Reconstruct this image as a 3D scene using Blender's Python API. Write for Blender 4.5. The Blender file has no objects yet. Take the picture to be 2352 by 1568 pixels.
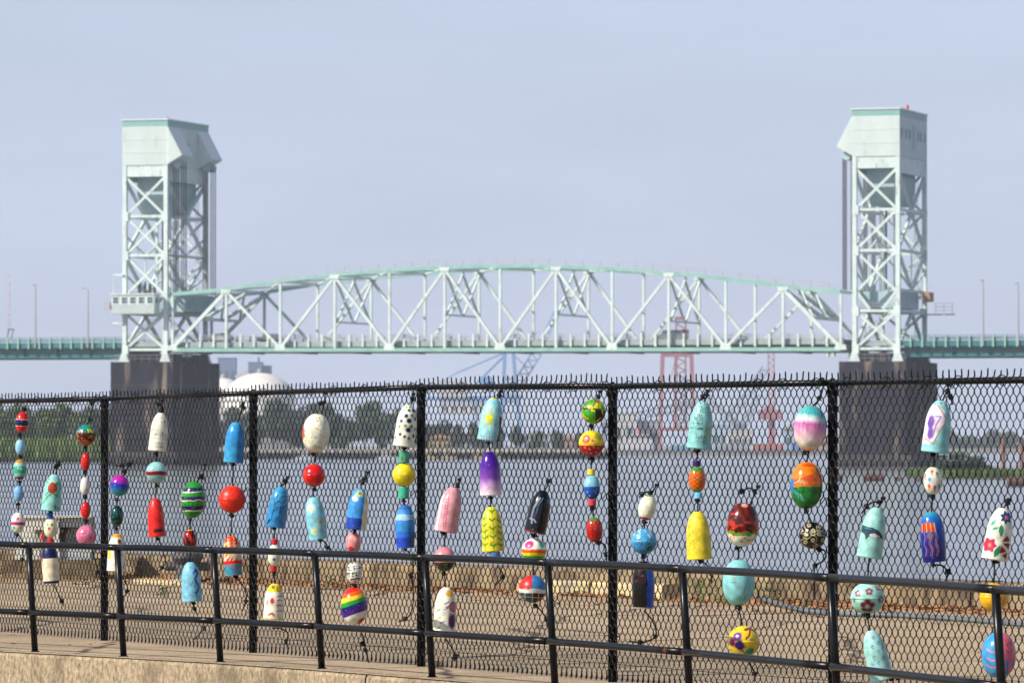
import bpy, math, random
import numpy as np
from mathutils import Vector, Matrix
R = math.radians
rnd = random.Random(7)
scene = bpy.context.scene
col = scene.collection

# ------------------------------------------------------------------ camera, sky, sun, exposure
EYE = 1.61                      # eye above the promenade (z = 0); river surface at WATER
WATER = -2.5
FPX = 12440.0                   # focal length in units of a 2352-wide picture
PITCH = math.atan(231 / FPX)
cam = bpy.data.cameras.new('camera'); camo = bpy.data.objects.new('camera', cam); col.objects.link(camo)
camo.location = (0, 0, EYE); camo.rotation_euler = (R(90) + PITCH, 0, 0)
cam.sensor_width = 36; cam.lens = 36 * FPX / 2352
cam.clip_start = 0.5; cam.clip_end = 20000
cam.dof.use_dof = True; cam.dof.focus_distance = 36.5; cam.dof.aperture_fstop = 12
scene.camera = camo

SUN = Vector((-0.70, -0.36, 0.62)).normalized()       # direction towards the sun: high, behind the camera's left shoulder
sun = bpy.data.lights.new('sun', 'SUN'); sun.energy = 5.0; sun.angle = R(0.53); sun.color = (1.0, 0.93, 0.82)
suno = bpy.data.objects.new('sun', sun); col.objects.link(suno)
suno.rotation_euler = SUN.to_track_quat('Z', 'Y').to_euler()

world = bpy.data.worlds.new('World'); scene.world = world; world.use_nodes = True
wn = world.node_tree; wn.nodes.clear()
wo = wn.nodes.new('ShaderNodeOutputWorld'); bg = wn.nodes.new('ShaderNodeBackground')
sky = wn.nodes.new('ShaderNodeTexSky'); sky.sky_type = 'NISHITA'; sky.sun_disc = False
sky.sun_elevation = math.asin(SUN.z); sky.sun_rotation = math.atan2(SUN.x, SUN.y)
sky.air_density = 1.0; sky.dust_density = 2.2; sky.ozone_density = 2.0; sky.altitude = 0
# thin even veil of high cloud over the whole sky, with soft broad wisps
tc = wn.nodes.new('ShaderNodeTexCoord'); mp = wn.nodes.new('ShaderNodeMapping'); mp.inputs['Scale'].default_value = (9, 9, 40)
nz = wn.nodes.new('ShaderNodeTexNoise'); nz.inputs['Scale'].default_value = 1.3; nz.inputs['Detail'].default_value = 4
rp = wn.nodes.new('ShaderNodeValToRGB'); rp.color_ramp.elements[0].position = 0.35; rp.color_ramp.elements[1].position = 0.75
rp.color_ramp.elements[0].color = (0.80,) * 3 + (1,); rp.color_ramp.elements[1].color = (1.0,) * 3 + (1,)
mx = wn.nodes.new('ShaderNodeMix'); mx.data_type = 'RGBA'
VEIL = (6.35, 7.15, 9.6)
mx.inputs[7].default_value = VEIL + (1,)
wn.links.new(tc.outputs['Generated'], mp.inputs[0]); wn.links.new(mp.outputs[0], nz.inputs['Vector'])
# the veil thins smoothly from the horizon to the zenith
sx = wn.nodes.new('ShaderNodeSeparateXYZ'); wn.links.new(tc.outputs['Generated'], sx.inputs[0])
el = wn.nodes.new('ShaderNodeMapRange'); el.inputs['From Min'].default_value = 0.0; el.inputs['From Max'].default_value = 0.95; el.interpolation_type = 'SMOOTHSTEP'
el.inputs['To Min'].default_value = 0.86; el.inputs['To Max'].default_value = 0.12; pw = wn.nodes.new('ShaderNodeMath'); pw.operation = 'POWER'; pw.use_clamp = True; pw.inputs[1].default_value = 0.55; wn.links.new(sx.outputs[2], pw.inputs[0]); wn.links.new(pw.outputs[0], el.inputs[0])
ml = wn.nodes.new('ShaderNodeMath'); ml.operation = 'MULTIPLY'
wn.links.new(nz.outputs[0], rp.inputs[0]); wn.links.new(rp.outputs[0], ml.inputs[0]); wn.links.new(el.outputs[0], ml.inputs[1]); wn.links.new(ml.outputs[0], mx.inputs[0])
wn.links.new(sky.outputs[0], mx.inputs[6]); wn.links.new(mx.outputs[2], bg.inputs['Color'])
bg.inputs['Strength'].default_value = 0.085
wn.links.new(bg.outputs[0], wo.inputs[0])
scene.view_settings.view_transform = 'Standard'; scene.view_settings.look = 'None'
scene.view_settings.exposure = 0.36; scene.view_settings.gamma = 1
scene.view_settings.use_curve_mapping = False
scene.cycles.max_bounces = 6; scene.cycles.volume_bounces = 0; scene.cycles.transparent_max_bounces = 8

# ------------------------------------------------------------------ from a spot of the picture to a point of the place
def ray(px, py):
    xn = (px - 1176) / FPX; yn = (784 - py) / FPX
    return xn, math.cos(PITCH) - math.sin(PITCH) * yn, math.sin(PITCH) + math.cos(PITCH) * yn
def at(px, py, Y):
    x, y, z = ray(px, py); t = Y / y
    return Vector((x * t, Y, EYE + z * t))
def on_ground(px, py, z=0.0):
    x, y, q = ray(px, py); t = (z - EYE) / q
    return Vector((x * t, y * t, z))
FA = Vector((-3.337, 44.0, 0)); FD = Vector((1.33, -2.54, 0)).normalized(); FN = Vector((FD.y, -FD.x, 0))   # fence line, its direction, its river-less side
BAY = 2.867
def on_fence(px, py, off=0.0):
    x, y, z = ray(px, py)
    t = ((FA + FN * off).dot(FN)) / (x * FN.x + y * FN.y)
    return Vector((x * t, y * t, EYE + z * t))
C0 = Vector((-60.67, 953.0, 0)); TH = R(17.5)
BU = Vector((math.cos(TH), -math.sin(TH), 0)); BV = Vector((math.sin(TH), math.cos(TH), 0))
def BR(u, v, z):                # bridge coordinates: along the deck, away from us, up
    return C0 + BU * u + BV * v + Vector((0, 0, z - 0.5 * max(0, min(1, u / 124))))

# ------------------------------------------------------------------ materials
def s2l(c):
    if isinstance(c, str):
        c = [int(c[i:i + 2], 16) / 255 for i in (0, 2, 4)]
    return tuple(((x / 12.92) if x <= 0.04045 else ((x + 0.055) / 1.055) ** 2.4) for x in c)
def mat(name, base, rough=0.6, metal=0.0, var=0.12, scale=4.0, bump=0.0, bscale=None, spec=0.5, coat=0.0, dark=None, dscale=1.0, dpos=(0.5, 0.7), stretch=None, detail=6):
    """procedural paint / stone: base colour broken up by noise, optional blotches of a second colour, optional relief"""
    m = bpy.data.materials.new(name); m.use_nodes = True
    t = m.node_tree; b = t.nodes['Principled BSDF']
    base = s2l(base) if isinstance(base, str) else base
    co = t.nodes.new('ShaderNodeNewGeometry')
    mpn = t.nodes.new('ShaderNodeMapping')
    if stretch: mpn.inputs['Scale'].default_value = stretch
    t.links.new(co.outputs['Position'], mpn.inputs[0])
    n = t.nodes.new('ShaderNodeTexNoise'); n.inputs['Scale'].default_value = scale; n.inputs['Detail'].default_value = detail
    t.links.new(mpn.outputs[0], n.inputs['Vector'])
    r = t.nodes.new('ShaderNodeValToRGB')
    r.color_ramp.elements[0].position = 0.3; r.color_ramp.elements[1].position = 0.7
    r.color_ramp.elements[0].color = tuple(x * (1 - var) for x in base) + (1,)
    r.color_ramp.elements[1].color = tuple(min(1, x * (1 + var)) for x in base) + (1,)
    t.links.new(n.outputs[0], r.inputs[0]); out = r.outputs[0]
    if dark is not None:
        dark = s2l(dark) if isinstance(dark, str) else dark
        n2 = t.nodes.new('ShaderNodeTexNoise'); n2.inputs['Scale'].default_value = dscale; n2.inputs['Detail'].default_value = 8
        t.links.new(mpn.outputs[0], n2.inputs['Vector'])
        r2 = t.nodes.new('ShaderNodeValToRGB'); r2.color_ramp.elements[0].position = dpos[0]; r2.color_ramp.elements[1].position = dpos[1]
        t.links.new(n2.outputs[0], r2.inputs[0])
        mm = t.nodes.new('ShaderNodeMix'); mm.data_type = 'RGBA'; mm.inputs[7].default_value = dark + (1,)
        t.links.new(r2.outputs[0], mm.inputs[0]); t.links.new(out, mm.inputs[6]); out = mm.outputs[2]
    t.links.new(out, b.inputs['Base Color'])
    b.inputs['Roughness'].default_value = rough; b.inputs['Metallic'].default_value = metal
    b.inputs['Specular IOR Level'].default_value = spec; b.inputs['Coat Weight'].default_value = coat
    if bump:
        bs = bscale or scale * 4
        n3 = t.nodes.new('ShaderNodeTexNoise'); n3.inputs['Scale'].default_value = bs; n3.inputs['Detail'].default_value = 6
        t.links.new(mpn.outputs[0], n3.inputs['Vector'])
        bp = t.nodes.new('ShaderNodeBump'); bp.inputs['Strength'].default_value = 1; bp.inputs['Distance'].default_value = bump
        t.links.new(n3.outputs[0], bp.inputs['Height']); t.links.new(bp.outputs[0], b.inputs['Normal'])
    return m
M = {}
M['bridge'] = mat('pale_green_steel_paint', (0.55, 0.65, 0.62), 0.5, var=0.12, scale=0.8, stretch=(1, 1, 0.4), dark=(0.27, 0.24, 0.18), dscale=1.6, dpos=(0.55, 0.80))
M['chord'] = mat('aqua_steel_paint', (0.22, 0.42, 0.37), 0.5, var=0.12, scale=0.5, dark=(0.36, 0.46, 0.40), dscale=0.9, dpos=(0.5, 0.8))
M['teal'] = mat('deep_teal_steel_paint', (0.018, 0.14, 0.14), 0.5, var=0.15, scale=0.6, dark=(0.02, 0.10, 0.10), dscale=0.4)
M['siding'] = mat('ribbed_cream_siding', (0.62, 0.70, 0.67), 0.5, var=0.06, scale=0.4, stretch=(1, 1, 0.3), dark=(0.50, 0.54, 0.49), dscale=0.9, dpos=(0.58, 0.85))
M['teal_siding'] = mat('pale_teal_siding', (0.19, 0.38, 0.34), 0.5, var=0.08, scale=0.5)
M['weight'] = mat('grey_green_counterweight_paint', (0.33, 0.46, 0.47), 0.6, var=0.12, scale=0.5)
M['pane'] = mat('dark_glass', (0.05, 0.09, 0.12), 0.12, var=0.1, spec=0.8)
M['cable'] = mat('dark_steel_cable', (0.03, 0.025, 0.04), 0.5)
M['rustpanel'] = mat('rusty_brown_panel', (0.42, 0.20, 0.12), 0.8, var=0.2)
M['redpaint'] = mat('red_lamp_paint', (0.5, 0.03, 0.03), 0.4)
M['deck'] = mat('bridge_deck_asphalt', (0.09, 0.09, 0.09), 0.9)
M['fascia'] = mat('grey_deck_fascia', (0.26, 0.31, 0.30), 0.7, var=0.15, scale=0.7)
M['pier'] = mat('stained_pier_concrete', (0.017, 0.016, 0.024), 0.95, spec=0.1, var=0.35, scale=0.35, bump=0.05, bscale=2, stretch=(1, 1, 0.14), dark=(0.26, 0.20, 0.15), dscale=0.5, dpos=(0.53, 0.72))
M['footing'] = mat('river_footing_concrete', (0.045, 0.042, 0.045), 0.9, var=0.3, scale=0.6)
M['lightmetal'] = mat('galvanised_pole', (0.38, 0.36, 0.38), 0.5, metal=0.3)
M['black'] = mat('glossy_black_pipe_paint', (0.006, 0.006, 0.007), 0.26, var=0.3, scale=14, bump=0.0006, bscale=60, spec=0.16, dark=(0.12, 0.045, 0.02), dscale=5, dpos=(0.70, 0.76))
M['wire'] = mat('black_vinyl_wire', (0.004, 0.004, 0.005), 0.25, spec=0.22)
M['post'] = mat('black_fence_post', (0.004, 0.004, 0.005), 0.45, var=0.3, scale=30, spec=0.04)
M['rope'] = mat('black_rope', (0.007, 0.007, 0.008), 0.85, spec=0.2, bump=0.001, bscale=500)
M['steelw'] = mat('white_painted_steel', (0.60, 0.59, 0.52), 0.45, var=0.12, scale=6, dark=(0.22, 0.15, 0.09), dscale=9, dpos=(0.60, 0.74))
M['steel_shade'] = mat('white_steel_shade_tone', (0.42, 0.46, 0.46), 0.5, var=0.1, scale=6)  # shade painted as grey: the white housing's right face and inside
M['rust'] = mat('rusty_coil', (0.09, 0.045, 0.025), 0.85, var=0.5, scale=20, bump=0.004)
M['iron'] = mat('weathered_dark_iron', (0.075, 0.075, 0.085), 0.55, var=0.4, scale=20, bump=0.003)
M['orange'] = mat('safety_orange_plastic', (0.75, 0.09, 0.04), 0.5)
M['hose'] = mat('grey_hose', (0.10, 0.115, 0.13), 0.6, var=0.3, scale=6)
M['leafdry'] = mat('dry_leaves', (0.36, 0.17, 0.07), 0.8, var=0.5, scale=18)
M['leaf'] = mat('weed_leaves', (0.10, 0.19, 0.03), 0.6, var=0.3, scale=20)
M['stone_y'] = mat('yellow_painted_concrete', (0.46, 0.38, 0.20), 0.85, var=0.15, scale=6, dark=(0.34, 0.29, 0.22), dscale=5, dpos=(0.5, 0.62), bump=0.01)

# ------------------------------------------------------------------ mesh building
ORG = {}
class MB:
    def __init__(s): s.v = []; s.f = []
    def add(s, vs, fs):
        o = len(s.v); s.v += [tuple(p) for p in vs]; s.f += [tuple(i + o for i in f) for f in fs]; return s
    def box(s, c, ex, ey, ez):                   # centre and three half-extent vectors
        c = Vector(c); vs = [c + ex * a + ey * b + ez * d for d in (-1, 1) for b in (-1, 1) for a in (-1, 1)]
        return s.add(vs, [(0, 2, 3, 1), (4, 5, 7, 6), (0, 1, 5, 4), (2, 6, 7, 3), (0, 4, 6, 2), (1, 3, 7, 5)])
    def abox(s, x0, x1, y0, y1, z0, z1):
        return s.box(((x0 + x1) / 2, (y0 + y1) / 2, (z0 + z1) / 2), Vector(((x1 - x0) / 2, 0, 0)), Vector((0, (y1 - y0) / 2, 0)), Vector((0, 0, (z1 - z0) / 2)))
    def bbox(s, u0, u1, v0, v1, z0, z1):         # box in bridge axes
        return s.box(BR((u0 + u1) / 2, (v0 + v1) / 2, (z0 + z1) / 2), BU * ((u1 - u0) / 2), BV * ((v1 - v0) / 2), Vector((0, 0, (z1 - z0) / 2)))
    def beam(s, p, q, a, b, side=None):          # rectangular member p to q; a = thickness along side, b = depth
        p = Vector(p); q = Vector(q); d = (q - p); L = d.length; d = d / L
        side = Vector(side) if side is not None else (Vector((0, 0, 1)).cross(d) if abs(d.z) < 0.99 else Vector((1, 0, 0)))
        side = (side - d * side.dot(d)).normalized(); up = d.cross(side)
        return s.box((p + q) / 2, side * (a / 2), d * (L / 2), up * (b / 2))
    def laced(s, p, q, a, b, side, n):           # two flats tied by rungs, open between
        p = Vector(p); q = Vector(q); d = (q - p).normalized(); sd = Vector(side); sd = (sd - d * sd.dot(d)).normalized(); up = d.cross(sd)
        for k in (-1, 1): s.beam(p + up * (k * b * 0.36), q + up * (k * b * 0.36), a, b * 0.28, side)
        for i in range(n):
            m = p.lerp(q, (i + 0.5) / n)
            s.box(m, sd * (a * 0.4), d * ((q - p).length / n * 0.27), up * (b * 0.25))
        return s
    def tube(s, pts, r, n=8, cap=True, closed=False):
        pts = [Vector(p) for p in pts]; k = len(pts); rs = r if isinstance(r, (list, tuple)) else [r] * k
        vs = []; ref = None
        for i, p in enumerate(pts):
            a = pts[(i - 1) % k] if (i or closed) else pts[0]; b = pts[(i + 1) % k] if (i < k - 1 or closed) else pts[-1]
            d = (b - a).normalized()
            if ref is None:
                ref = Vector((0, 0, 1)) if abs(d.z) < 0.9 else Vector((1, 0, 0))
            ref = (ref - d * ref.dot(d)).normalized(); w = d.cross(ref)
            for j in range(n):
                t = 2 * math.pi * j / n
                vs.append(p + (ref * math.cos(t) + w * math.sin(t)) * rs[i])
        fs = []
        for i in range(k if closed else k - 1):
            for j in range(n):
                a = i * n + j; b = i * n + (j + 1) % n; c2 = ((i + 1) % k) * n
                fs.append((a, b, c2 + (j + 1) % n, c2 + j))
        if cap and not closed: fs += [tuple(range(n))[::-1], tuple((k - 1) * n + j for j in range(n))]
        return s.add(vs, fs)
    def prism(s, poly, ext):                     # polygon (list of points) swept by a vector
        n = len(poly); ext = Vector(ext); vs = [Vector(p) for p in poly] + [Vector(p) + ext for p in poly]
        return s.add(vs, [tuple(range(n)), tuple(range(2 * n - 1, n - 1, -1))] + [(i, i + n, (i + 1) % n + n, (i + 1) % n) for i in range(n)])
    def lathe(s, prof, c, n=16):
        c = Vector(c); vs = []; fs = []
        for (r, z) in prof:
            for j in range(n):
                t = 2 * math.pi * j / n; vs.append(c + Vector((r * math.cos(t), r * math.sin(t), z)))
        for i in range(len(prof) - 1):
            for j in range(n): fs.append((i * n + j, i * n + (j + 1) % n, (i + 1) * n + (j + 1) % n, (i + 1) * n + j))
        fs += [tuple(range(n))[::-1], tuple((len(prof) - 1) * n + j for j in range(n))]
        return s.add(vs, fs)
    def build(s, name, m, parent=None, smooth=False, org=None):
        a = np.array(s.v, dtype=float)
        if org is None:
            org = Vector(((a[:, 0].min() + a[:, 0].max()) / 2, (a[:, 1].min() + a[:, 1].max()) / 2, a[:, 2].min()))
        a = a - np.array(org)
        me = bpy.data.meshes.new(name); me.from_pydata(a.tolist(), [], s.f)
        if smooth: me.polygons.foreach_set('use_smooth', [True] * len(me.polygons))
        me.materials.append(m if not isinstance(m, str) else M[m])
        o = bpy.data.objects.new(name, me); col.objects.link(o)
        po = Vector((0, 0, 0))
        if parent is not None: o.parent = parent; po = ORG[parent.name]
        o.location = Vector(org) - po; ORG[o.name] = Vector(org)
        return o
def tag(o, label=None, cat=None, group=None, kind=None):
    if label: o['label'] = label
    if cat: o['category'] = cat
    if group: o['group'] = group
    if kind: o['kind'] = kind
    return o
def thing(name, loc, label, cat, group=None):
    o = bpy.data.objects.new(name, None); o.empty_display_size = 0.1; col.objects.link(o); o.location = loc; ORG[o.name] = Vector(loc)
    return tag(o, label, cat, group)
def share(src, loc, parent=None, rot=None, scale=None):       # another object on the same mesh
    o = src.copy(); col.objects.link(o); po = Vector((0, 0, 0))
    if parent is not None: o.parent = parent; po = ORG[parent.name]
    o.location = Vector(loc) - po
    if rot is not None: o.rotation_euler = rot
    if scale is not None: o.scale = scale
    ORG[o.name] = Vector(loc); return o
def copy_tree(o, parent=None):
    c = o.copy(); col.objects.link(c); c.parent = parent
    ORG[c.name] = ORG.get(o.name, Vector((0, 0, 0)))
    for ch in list(o.children): copy_tree(ch, c)
    return c
# ================================================================== the setting: river, banks, promenade
def node_mat(name):
    m = bpy.data.materials.new(name); m.use_nodes = True
    return m, m.node_tree, m.node_tree.nodes['Principled BSDF']
m, t, b = node_mat('river_water')
g = t.nodes.new('ShaderNodeNewGeometry'); b.inputs['Base Color'].default_value = (0.15, 0.155, 0.17, 1); b.inputs['Roughness'].default_value = 0.16
b.inputs['IOR'].default_value = 1.33
hs = []
for sc_, st, am in ((0.45, (1, 1.2, 1), 0.6), (1.7, (1, 1.1, 1), 0.28), (0.05, (1, 0.5, 1), 1.6)):
    mpn = t.nodes.new('ShaderNodeMapping'); mpn.inputs['Scale'].default_value = st; t.links.new(g.outputs['Position'], mpn.inputs[0])
    n = t.nodes.new('ShaderNodeTexNoise'); n.inputs['Scale'].default_value = sc_; n.inputs['Detail'].default_value = 5; n.inputs['Distortion'].default_value = 0.4
    t.links.new(mpn.outputs[0], n.inputs['Vector'])
    mu = t.nodes.new('ShaderNodeMath'); mu.operation = 'MULTIPLY'; mu.inputs[1].default_value = am; t.links.new(n.outputs[0], mu.inputs[0]); hs.append(mu)
ad = t.nodes.new('ShaderNodeMath'); t.links.new(hs[0].outputs[0], ad.inputs[0]); t.links.new(hs[1].outputs[0], ad.inputs[1])
ad2 = t.nodes.new('ShaderNodeMath'); t.links.new(ad.outputs[0], ad2.inputs[0]); t.links.new(hs[2].outputs[0], ad2.inputs[1])
bp = t.nodes.new('ShaderNodeBump'); bp.inputs['Distance'].default_value = 0.13; bp.inputs['Strength'].default_value = 1
t.links.new(ad2.outputs[0], bp.inputs['Height']); t.links.new(bp.outputs[0], b.inputs['Normal'])
M['water'] = m
o = MB().add([(-5500, 30, WATER), (5500, 30, WATER), (5500, 7000, WATER), (-5500, 7000, WATER)], [(0, 1, 2, 3)]).build('river', 'water'); tag(o, kind='structure')

# promenade floor: exposed aggregate with stains and cracks
m, t, b = node_mat('exposed_aggregate')
g = t.nodes.new('ShaderNodeNewGeometry')
def ns(scale, det=5, rough=0.6):
    n = t.nodes.new('ShaderNodeTexNoise'); n.inputs['Scale'].default_value = scale; n.inputs['Detail'].default_value = det; n.inputs['Roughness'].default_value = rough
    t.links.new(g.outputs['Position'], n.inputs['Vector']); return n
def rmp(src, a, ca, bb, cb):
    r = t.nodes.new('ShaderNodeValToRGB'); e = r.color_ramp.elements; e[0].position = a; e[1].position = bb
    e[0].color = ca + (1,); e[1].color = cb + (1,); t.links.new(src, r.inputs[0]); return r.outputs[0]
def mixn(f, a, c, mode='MIX'):
    q = t.nodes.new('ShaderNodeMix'); q.data_type = 'RGBA'; q.blend_type = mode
    if isinstance(f, float): q.inputs[0].default_value = f
    else: t.links.new(f, q.inputs[0])
    for i, x in ((6, a), (7, c)):
        if isinstance(x, tuple): q.inputs[i].default_value = x + (1,)
        else: t.links.new(x, q.inputs[i])
    return q.outputs[2]
speck = rmp(ns(48, 4, 0.85).outputs[0], 0.38, (0.15, 0.105, 0.065), 0.60, (0.60, 0.48, 0.33))
big = rmp(ns(0.9, 6).outputs[0], 0.3, (0.66, 0.62, 0.56), 0.7, (1.08, 1.04, 0.97))
c_ = mixn(1.0, speck, big, 'MULTIPLY')
vo = t.nodes.new('ShaderNodeTexVoronoi'); vo.feature = 'DISTANCE_TO_EDGE'; vo.inputs['Scale'].default_value = 0.33
wv = t.nodes.new('ShaderNodeMapping'); wv.inputs['Scale'].default_value = (1, 0.8, 1)
dn = ns(1.5, 4); vm = t.nodes.new('ShaderNodeVectorMath'); vm.operation = 'MULTIPLY_ADD'; vm.inputs[1].default_value = (0.5, 0.5, 0)
t.links.new(dn.outputs['Color'], vm.inputs[0]); t.links.new(g.outputs['Position'], vm.inputs[2]); t.links.new(vm.outputs[0], wv.inputs[0]); t.links.new(wv.outputs[0], vo.inputs['Vector'])
cr = rmp(vo.outputs[0], 0.004, (0.12, 0.09, 0.07), 0.014, (1, 1, 1))
c_ = mixn(0.9, c_, cr, 'MULTIPLY')
t.links.new(c_, b.inputs['Base Color']); b.inputs['Roughness'].default_value = 0.9
bp = t.nodes.new('ShaderNodeBump'); bp.inputs['Distance'].default_value = 0.004; t.links.new(ns(90, 3, 0.8).outputs[0], bp.inputs['Height']); t.links.new(bp.outputs[0], b.inputs['Normal'])
M['agg'] = m
M['kerb'] = mat('weathered_seawall_concrete', (0.25, 0.185, 0.105), 0.9, var=0.4, scale=3, bump=0.012, bscale=14, stretch=(1, 1, 0.5), dark=(0.085, 0.055, 0.03), dscale=6, dpos=(0.45, 0.62))
M['wallc'] = mat('stained_retaining_wall_concrete', (0.29, 0.225, 0.145), 0.92, var=0.5, scale=38, bump=0.012, bscale=60, stretch=(1, 1, 0.55), dark=(0.11, 0.08, 0.05), dscale=4, dpos=(0.48, 0.78), detail=10)
M['coping'] = mat('sandy_coping_concrete', (0.44, 0.34, 0.22), 0.92, var=0.2, scale=25, bump=0.004, bscale=90, dark=(0.25, 0.17, 0.10), dscale=3, dpos=(0.5, 0.7))
M['lowground'] = mat('trodden_ground', (0.16, 0.14, 0.09), 0.95, var=0.3, scale=0.8)
RAILP = [(-6.2, 44.0), (-5.1, 43.2), (-4.42, 42.45), (-3.71, 41.6), (-2.965, 40.7), (-2.185, 39.7), (-1.40, 38.5), (-0.595, 37.1), (0.234, 35.6), (1.062, 33.8), (1.855, 31.6), (2.597, 29.1), (3.30, 26.4), (4.0, 23.4)]
FRONT = []                      # edge of the retaining wall, a hand's width in front of the railing
for i, p in enumerate(RAILP):
    a = Vector(RAILP[max(0, i - 1)]); c = Vector(RAILP[min(len(RAILP) - 1, i + 1)]); d = (c - a).normalized()
    FRONT.append(Vector(p) + Vector((d.y, -d.x)) * 0.07)
KA = Vector((-4.84, 65.0)); KD = Vector((8.76, -12.4)).normalized(); KN = Vector((-KD.y, KD.x))      # seawall line; KN points to the river
if KN.y < 0: KN = -KN
back0 = KA - KD * 22; back1 = KA + KD * 34
poly = [(p.x, p.y, 0) for p in FRONT] + [(back1.x, 23.4 if back1.y > 23.4 else back1.y, 0), (back1.x, back1.y, 0), (back0.x, back0.y, 0), (-16, 50, 0)]
o = MB().add(poly, [tuple(range(len(poly)))]).build('promenade', 'agg', org=Vector((0, 0, 0))); tag(o, kind='structure')
o = MB().abox(-60, 60, -30, 46, -1.5, -0.9).build('lower_ground', 'lowground'); tag(o, kind='structure')
# retaining wall in cast sections with open joints and a thin coping
rw = thing('retaining_wall', (FRONT[3].x, FRONT[3].y, -0.9), 'stained tan concrete retaining wall below the black railing', 'wall')
def pt_on(i, f): return FRONT[i].lerp(FRONT[i + 1], f)
joints = [(0, 0), (2, 0.72), (6, 0.55), (9, 0.4), (12, 0.99)]
for (a, b_) in zip(joints[:-1], joints[1:]):
    pts = [pt_on(*a)] + [FRONT[k] for k in range(a[0] + 1, b_[0] + 1)] + [pt_on(*b_)]
    pts = [p for k, p in enumerate(pts) if k == 0 or (p - pts[k - 1]).length > 0.02]
    d0 = (pts[1] - pts[0]).normalized() * 0.016; pts[0] = pts[0] + d0; d1 = (pts[-1] - pts[-2]).normalized() * 0.016; pts[-1] = pts[-1] - d1
    fine = []
    for p, q in zip(pts[:-1], pts[1:]):
        k = max(2, int((q - p).length / 0.05)); fine += [p.lerp(q, j / k) for j in range(k)]
    fine.append(pts[-1]); n = len(fine); vs = []; prof = [(0.0, -0.9), (0.0, -0.03), (0.012, -0.006), (0.035, 0.004), (0.14, 0.004), (0.16, -0.9)]
    for i, p in enumerate(fine):
        d = (fine[min(n - 1, i + 1)] - fine[max(0, i - 1)]).normalized(); nn = Vector((-d.y, d.x))
        for k, (off, z) in enumerate(prof):
            j = rnd.uniform(-0.004, 0.004) if k in (1, 2) else 0
            q = p + nn * (off + j); vs.append((q.x, q.y, z + (j if k == 2 else 0)))
    K = len(prof); fs = [(i * K + k, (i + 1) * K + k, (i + 1) * K + (k + 1) % K, i * K + (k + 1) % K) for i in range(n - 1) for k in range(K)]
    fs += [tuple(range(K))[::-1], tuple((n - 1) * K + k for k in range(K))]
    MB().add(vs, fs).build('wall_section', 'wallc', rw)
for jt in joints[1:-1]:
    p = pt_on(*jt); d = (FRONT[jt[0] + 1] - FRONT[jt[0]]).normalized(); nn = Vector((-d.y, d.x)); c = p + nn * 0.03
    MB().box((c.x, c.y, -0.46), Vector((d.x, d.y, 0)) * 0.016, Vector((nn.x, nn.y, 0)) * 0.012, Vector((0, 0, 0.44))).build('joint_filler', 'post', rw)
# low seawall along the river, sections of about 2.4 m
sw = thing('seawall', (KA.x, KA.y, 0), 'low weathered concrete seawall at the water edge behind the fence', 'wall')
L = -20.0; k = 0
while L < 32:
    ln = 2.4; p = KA + KD * (L + 0.01); q = KA + KD * (L + ln - 0.01)
    n = 14; vs = []; h = 0.275 + rnd.uniform(-0.006, 0.006)
    prof = [(0, -0.05), (0.0, h - 0.05), (0.03, h - 0.01), (0.07, h), (0.42, h), (0.45, -2.9)]
    for i in range(n + 1):
        c = p.lerp(q, i / n)
        for kk, (off, z) in enumerate(prof):
            j = rnd.uniform(-0.012, 0.012) if kk in (0, 1, 2) else 0
            w = c + KN * (off + j); vs.append((w.x, w.y, z + (j * 0.5 if kk == 2 else 0)))
    K = len(prof); fs = [(i * K + kk, (i + 1) * K + kk, (i + 1) * K + (kk + 1) % K, i * K + (kk + 1) % K) for i in range(n) for kk in range(K)]
    fs += [tuple(range(K))[::-1], tuple(n * K + kk for kk in range(K))]
    MB().add(vs, fs).build('wall_section', 'kerb', sw); L += ln

# river banks beyond
M['bank'] = mat('muddy_bank', (0.07, 0.075, 0.045), 0.95, var=0.3, scale=0.05)
M['portyard'] = mat('port_yard_ground', (0.22, 0.21, 0.19), 0.95, var=0.2, scale=0.02)
def bank(name, pts, z, mm):
    vs = [(p[0], p[1], z) for p in pts]; n = len(vs)
    o = MB().add(vs + [(x, y, WATER - 0.5) for x, y, _ in vs], [tuple(range(n))] + [(i, (i + 1) % n, (i + 1) % n + n, i + n) for i in range(n)]).build(name, mm, org=Vector((0, 0, 0)))
    tag(o, kind='structure')
def X(px, Y): return (px - 1176) * Y / FPX
bank('left_bank', [(-700, 1140), (X(250, 1145), 1145), (X(500, 1180), 1180), (X(520, 1300), 1300), (-700, 1300)], -1.9, 'bank')
bank('middle_bank', [(-700, 1305), (X(560, 1330), 1330), (X(1000, 1330), 1330), (X(1400, 1400), 1400), (X(1380, 1690), 1690), (-700, 1690)], -1.6, 'bank')
bank('port_ground', [(-1500, 1710), (X(2050, 1710), 1710), (X(2100, 2000), 2000), (1500, 2050), (2500, 4800), (-2500, 4800)], -1.2, 'portyard')
bank('marsh_island', [(X(2085, 640), 640), (X(2200, 600), 600), (X(2352, 585), 585), (70, 580), (120, 700), (X(2150, 720), 720)], -2.35, 'bank')

# haze
m = bpy.data.materials.new('river_haze'); m.use_nodes = True; t = m.node_tree; t.nodes.clear()
ou = t.nodes.new('ShaderNodeOutputMaterial'); pv = t.nodes.new('ShaderNodeVolumePrincipled')
pv.inputs['Density'].default_value = 0.00012; pv.inputs['Color'].default_value = (0.80, 0.88, 1.0, 1); pv.inputs['Anisotropy'].default_value = 0.0
t.links.new(pv.outputs[0], ou.inputs['Volume'])
o = MB().abox(-5600, 5600, -60, 7100, WATER - 1.5, 112).build('haze', m); tag(o, kind='stuff')
o['label'] = 'thin pale blue river haze'
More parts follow.
